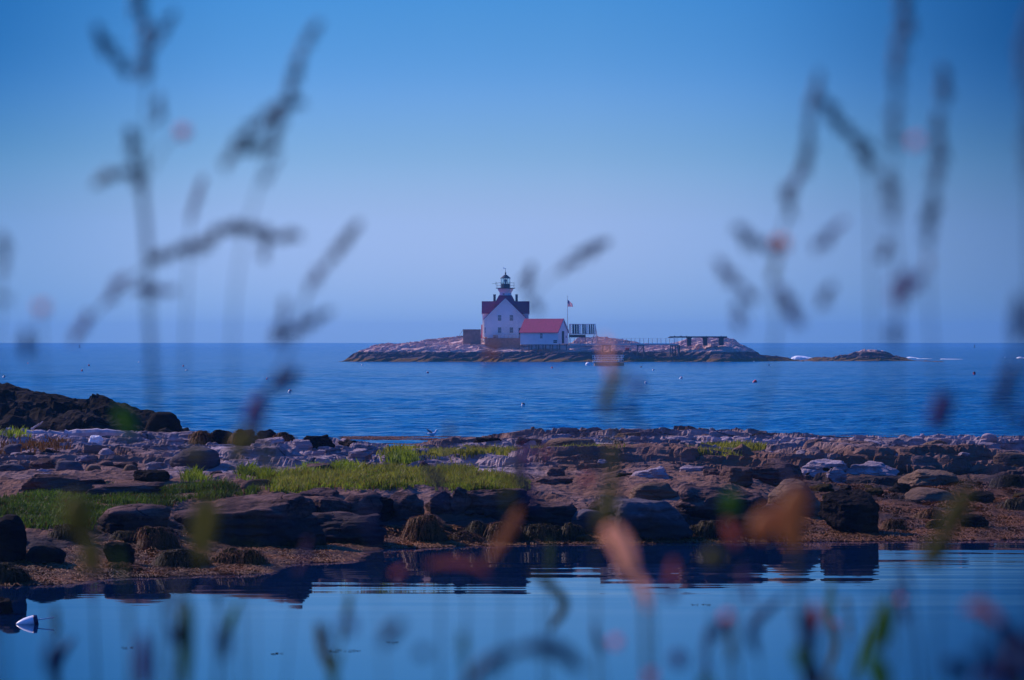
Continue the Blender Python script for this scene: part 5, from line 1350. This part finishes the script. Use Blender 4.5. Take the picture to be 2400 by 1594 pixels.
weed('dark blurred seed head cut by the left edge of the sky', 1.3, [(5, 560), (0, 640), (-5, 800), (0, 1100), (10, 1600)], [('leaf', 'dark', 46, [(5, 545), (8, 590), (2, 630)]), ('leaf', 'head', 50, [(-10, 680), (12, 690)])], sw=9)
weed('faint blurred spike leaning right just above the lighthouse', 1.7, [(1400, 555), (1340, 590), (1290, 622), (1250, 660), (1205, 720), (1150, 800), (1115, 870), (1090, 960), (1080, 1100), (1075, 1600)], [
  ('head', 'head', 34, [(1402, 555), (1350, 585), (1290, 625)]), ('head', 'head', 40, [(1228, 615), (1205, 670)]), ('leaf', 'head', 20, [(1225, 690), (1245, 720)]), ('leaf', 'tan', 22, [(1140, 790), (1125, 830)]), ('leaf', 'tan', 28, [(1200, 1170), (1165, 1240), (1120, 1300)]), ('leaf', 'rust', 20, [(1130, 1325), (1080, 1300), (985, 1300)]), ('leaf', 'rust', 18, [(905, 1325), (935, 1312)])], sw=4)
weed('blurred green stem with a large salmon leaf before the round boulder', 1.45, [(1400, 800), (1412, 860), (1410, 950), (1412, 1100), (1412, 1200), (1430, 1260), (1470, 1360), (1485, 1400), (1490, 1600)], [
  ('leaf', 'olive', 38, [(1440, 850), (1405, 900), (1390, 960)]), ('leaf', 'purple', 36, [(1465, 870), (1475, 910)]), ('leaf', 'dark', 30, [(1440, 920), (1462, 975)]), ('leaf', 'salmon', 24, [(1396, 775), (1402, 820), (1408, 870)]), ('stem', 'olive', 30, [(1413, 1020), (1412, 1120), (1414, 1210)]),
  ('leaf', 'salmon', 62, [(1395, 1215), (1430, 1250), (1460, 1340)]), ('leaf', 'salmon', 34, [(1470, 1330), (1482, 1365), (1492, 1410)]), ('leaf', 'rust', 22, [(1552, 1290), (1550, 1330), (1540, 1350)]), ('bud', 'pink', 36, [(1420, 1480)]), ('leaf', 'purple', 34, [(1550, 1345), (1545, 1385)])], sw=18, stem_mat='olive')
weed('blurred reddish weed with an orange bud right of the island', 1.4, [(1888, 165), (1870, 260), (1855, 340), (1838, 420), (1815, 490), (1795, 570), (1785, 660), (1790, 760), (1765, 900), (1735, 1000), (1700, 1130), (1690, 1250), (1700, 1600)], [
  ('head', 'dark', 28, [(1888, 168), (1875, 235), (1862, 300)]), ('head', 'dark', 34, [(1862, 290), (1860, 350), (1850, 400)]), ('head', 'purple', 30, [(1845, 390), (1820, 450)]), ('leaf', 'dark', 34, [(1812, 430), (1822, 500)]),
  ('bud', 'orange', 56, [(1800, 563)]), ('head', 'purple', 32, [(1945, 510), (1910, 545), (1880, 570)]), ('head', 'head', 46, [(1700, 525), (1735, 560), (1790, 575)]), ('leaf', 'purple', 40, [(1655, 605), (1690, 645), (1745, 690)]),
  ('leaf', 'purple', 42, [(1800, 665), (1822, 710), (1838, 750)]), ('head', 'head', 36, [(1915, 660), (1890, 710)]), ('leaf', 'head', 36, [(1700, 700), (1705, 760)]), ('leaf', 'olive', 20, [(1795, 590), (1775, 650)]),
  ('leaf', 'green', 44, [(1690, 1130), (1680, 1190)]), ('leaf', 'rust', 26, [(1675, 1200), (1700, 1260)]), ('leaf', 'olive', 50, [(1660, 1270), (1630, 1300)])], sw=7)
weed('blurred broad dark leaf falling to the right, right of the reddish weed', 1.42, [(1896, 235), (1940, 290), (1985, 340), (2004, 380), (2010, 600), (2012, 900), (2005, 1200), (2020, 1600)], [('leaf', 'dark', 44, [(1898, 232), (1925, 268), (1955, 305)]), ('leaf', 'dark', 54, [(1945, 290), (1985, 335), (2006, 385)]), ('leaf', 'head', 44, [(2050, 560), (2030, 600)]), ('leaf', 'green', 60, [(2050, 1380), (2035, 1450), (2010, 1500)]), ('leaf', 'green', 56, [(2000, 1500), (2030, 1560), (2040, 1600)])], sw=5)
weed('tall dark blurred weed reaching the top of the picture at the right', 1.25, [(2088, -40), (2082, 60), (2070, 160), (2066, 280), (2058, 420), (2058, 520), (2070, 660), (2068, 780), (2062, 900), (2080, 1100), (2060, 1300), (2050, 1600)], [
  ('leaf', 'dark', 48, [(2086, -40), (2084, 20), (2086, 70)]), ('leaf', 'dark', 58, [(2096, 50), (2080, 90), (2066, 130)]), ('leaf', 'dark', 46, [(2072, 120), (2068, 160), (2064, 205)]), ('leaf', 'dark', 38, [(2066, 230), (2062, 290), (2062, 335)]),
  ('leaf', 'dark', 46, [(2046, 400), (2054, 450), (2058, 500)]), ('leaf', 'purple', 60, [(2085, 630), (2076, 665), (2064, 700)]), ('leaf', 'purple', 40, [(2120, 640), (2090, 670)]), ('leaf', 'dark', 36, [(2064, 740), (2060, 800)]), ('bud', 'pink', 40, [(2112, 326)])], sw=12)
weed('slender blurred weed right of the tallest dark one', 1.35, [(2172, 150), (2176, 230), (2166, 330), (2160, 430), (2142, 540), (2140, 640), (2150, 800), (2170, 960), (2210, 1130), (2170, 1290), (2160, 1600)], [
  ('leaf', 'dark', 42, [(2172, 150), (2176, 190), (2174, 230)]), ('leaf', 'dark', 36, [(2160, 260), (2162, 310)]), ('leaf', 'dark', 44, [(2166, 310), (2164, 370), (2160, 420)]), ('leaf', 'dark', 38, [(2152, 440), (2146, 500), (2136, 560)]), ('leaf', 'tan', 18, [(2138, 590), (2142, 620)]),
  ('leaf', 'purple', 56, [(2185, 900), (2170, 950), (2150, 990)]), ('leaf', 'olive', 60, [(2240, 1120), (2200, 1190), (2170, 1250)]), ('leaf', 'olive', 62, [(2175, 1235), (2155, 1275), (2120, 1295)])], sw=9)
weed('very dark blurred weed cut by the right edge', 1.1, [(2352, 660), (2345, 800), (2325, 900), (2305, 1000), (2320, 1200), (2360, 1600)], [('leaf', 'dark', 46, [(2356, 680), (2352, 740), (2344, 800)]), ('leaf', 'dark', 50, [(2345, 820), (2318, 900), (2300, 960)]), ('leaf', 'dark', 40, [(2356, 940), (2350, 1000)])], sw=9)
weed('big tan blurred dock leaf before the brown round boulder', 1.35, [(1830, 1130), (1828, 1250), (1835, 1400), (1850, 1480), (1855, 1600)], [('leaf', 'tan', 84, [(1850, 1120), (1825, 1190), (1835, 1270)]), ('leaf', 'tan', 70, [(1790, 1170), (1760, 1215), (1740, 1240)]), ('leaf', 'rust', 28, [(1880, 1390), (1888, 1450)]), ('leaf', 'dark', 44, [(1856, 1400), (1866, 1460), (1870, 1520)]), ('leaf', 'green', 40, [(1838, 1490), (1855, 1550)]), ('leaf', 'olive', 40, [(1905, 1560), (1930, 1600)]), ('leaf', 'dark', 48, [(1875, 1520), (1880, 1600)])], sw=16, stem_mat='olive')
weed('dark blurred blade arching over the bottom centre of the pool', 1.2, [(1340, 1550), (1290, 1500), (1240, 1490), (1160, 1510), (1080, 1570), (1050, 1640)], [('leaf', 'dark', 46, [(1345, 1550), (1280, 1495), (1190, 1498)]), ('leaf', 'dark', 44, [(1190, 1500), (1130, 1530), (1060, 1600)]), ('leaf', 'dark', 40, [(930, 1430), (900, 1460), (880, 1490)]), ('leaf', 'purple', 40, [(800, 1420), (806, 1460)]), ('leaf', 'dark', 36, [(960, 1500), (990, 1510)])], name='blurred_blade', sw=20, stem_mat='dark', cat='grass blade')
weed('dark reddish blurred blade arching down at the lower right corner', 1.2, [(2230, 1400), (2290, 1430), (2340, 1480), (2390, 1520), (2420, 1640)], [('leaf', 'rust', 30, [(2225, 1405), (2265, 1400), (2310, 1435)]), ('leaf', 'dark', 56, [(2290, 1435), (2340, 1475), (2400, 1510)]), ('leaf', 'dark', 52, [(2180, 1520), (2215, 1550), (2240, 1560)]), ('leaf', 'purple', 44, [(2330, 1540), (2330, 1600)])], name='blurred_blade', sw=26, stem_mat='dark', cat='grass blade')
weed('short blurred green and pink weed at the bottom right of centre', 1.4, [(1650, 1380), (1640, 1440), (1620, 1520), (1610, 1640)], [('bud', 'pink', 36, [(1675, 1425)]), ('leaf', 'dark', 52, [(1640, 1440), (1670, 1465)]), ('leaf', 'purple', 44, [(1560, 1500), (1570, 1540)]), ('leaf', 'green', 34, [(1620, 1560), (1640, 1600)]), ('bud', 'pink', 40, [(1500, 1560)])], sw=9)
weed('short blurred purple weed at the bottom left', 1.3, [(330, 1470), (332, 1540), (335, 1640)], [('leaf', 'purple', 44, [(330, 1460), (332, 1530), (334, 1590)]), ('leaf', 'dark', 44, [(400, 1440), (418, 1490)]), ('leaf', 'head', 40, [(510, 1440), (516, 1520)])], sw=12, stem_mat='purple')

# ------------------------------------------------------------------ thin sea haze
hm = bpy.data.materials.new('haze_air'); hm.use_nodes = True
hn = hm.node_tree; hn.nodes.remove(hn.nodes['Principled BSDF'])
pv = hn.nodes.new('ShaderNodeVolumePrincipled'); pv.inputs['Color'].default_value = (.15, .48, 1, 1); pv.inputs['Density'].default_value = HAZE
hn.links.new(pv.outputs[0], hn.nodes['Material Output'].inputs['Volume'])
mb = MB(); mb.box(-3200, 3200, -300, 3600, -2.6, 24)
tag(mb.build('haze', hm), 'thin blue haze in the air over the sea', kind='stuff')

weed('very close dark leafy weed filling the lower right corner', .95, [(2300, 1440), (2310, 1500), (2320, 1640)], [('leaf', 'dark', 60, [(2240, 1500), (2290, 1530), (2330, 1580)]), ('leaf', 'dark', 70, [(2370, 1480), (2350, 1540), (2330, 1600)]), ('leaf', 'purple', 60, [(2260, 1560), (2290, 1590)])], sw=20, stem_mat='dark')
weed('added very close dark blurred leaves that darken the upper right corner', .9, [(2380, 240), (2385, 500), (2390, 900), (2390, 1600)], [('leaf', 'dark', 50, [(2390, 20), (2378, 110), (2372, 210)]), ('leaf', 'dark', 46, [(2395, 180), (2384, 300), (2380, 400)])], sw=22, stem_mat='dark')  # invented leaves, added close to the lens to darken the upper right corner

weed('soft blurred green leaf in front of the dark headland', 1.5, [(285, 950), (290, 1050), (300, 1300), (300, 1600)], [('leaf', 'green', 44, [(270, 940), (292, 975), (300, 1010)]), ('leaf', 'olive', 40, [(450, 1030), (455, 1060)]), ('stem', 'stem', 4, [(296, 1080), (380, 1060), (452, 1045)])], sw=5)
gs = random.Random(91)
for i in range(30):
    X0 = (i + gs.random()) * 2361 / 30; top = gs.uniform(1130, 1480) if gs.random() < .7 else gs.uniform(880, 1120)
    lean = gs.uniform(-60, 60); m_ = gs.choice(['olive', 'green', 'head', 'purple', 'head', 'dark', 'pink'])
    P_s = [(X0 + lean, top), (X0 + lean * .6, top + 90), (X0 + lean * .25, top + 220), (X0, 1640)]
    hd = [('head', m_ if m_ != 'pink' else 'head', gs.uniform(14, 26), [(X0 + lean, top), (X0 + lean * .9, top + 30), (X0 + lean * .6, top + gs.uniform(60, 110))])]
    if m_ == 'pink' and gs.random() < .6 or gs.random() < .08: hd.append(('bud', 'pink', gs.uniform(18, 30), [(X0 + lean * .7 + gs.uniform(-20, 20), top + gs.uniform(20, 120))]))
    if gs.random() < .5: hd.append(('leaf', gs.choice(['olive', 'green', 'dark']), gs.uniform(16, 30), [(X0 + lean * .3, top + 200), (X0 + gs.uniform(-50, 50), top + 130), (X0 + gs.uniform(-55, 55), top + 60)]))
    t = weed(('tall' if top < 1125 else 'short') + ' blurred stalk leaning ' + ('right' if lean > 0 else 'left') + ', ' + ('with a pink flower, ' if any(h_[0] == 'bud' for h_ in hd) else '') + ['below the buoy', 'below the left weed bed', 'below the pinkish topped boulder', 'below the lighthouse', 'below the salmon leaf', 'below the tan leaf', 'below the black boulder', 'in the lower right corner'][min(7, int(X0 / 2361 * 8))], gs.uniform(1.25, 2.1), P_s, hd, name='grass_stalk', sw=gs.uniform(3, 6), stem_mat=gs.choice(['stem', 'olive', 'stem']), cat='grass stalk')
    t['group'] = 'thin blurred stalks along the bottom'
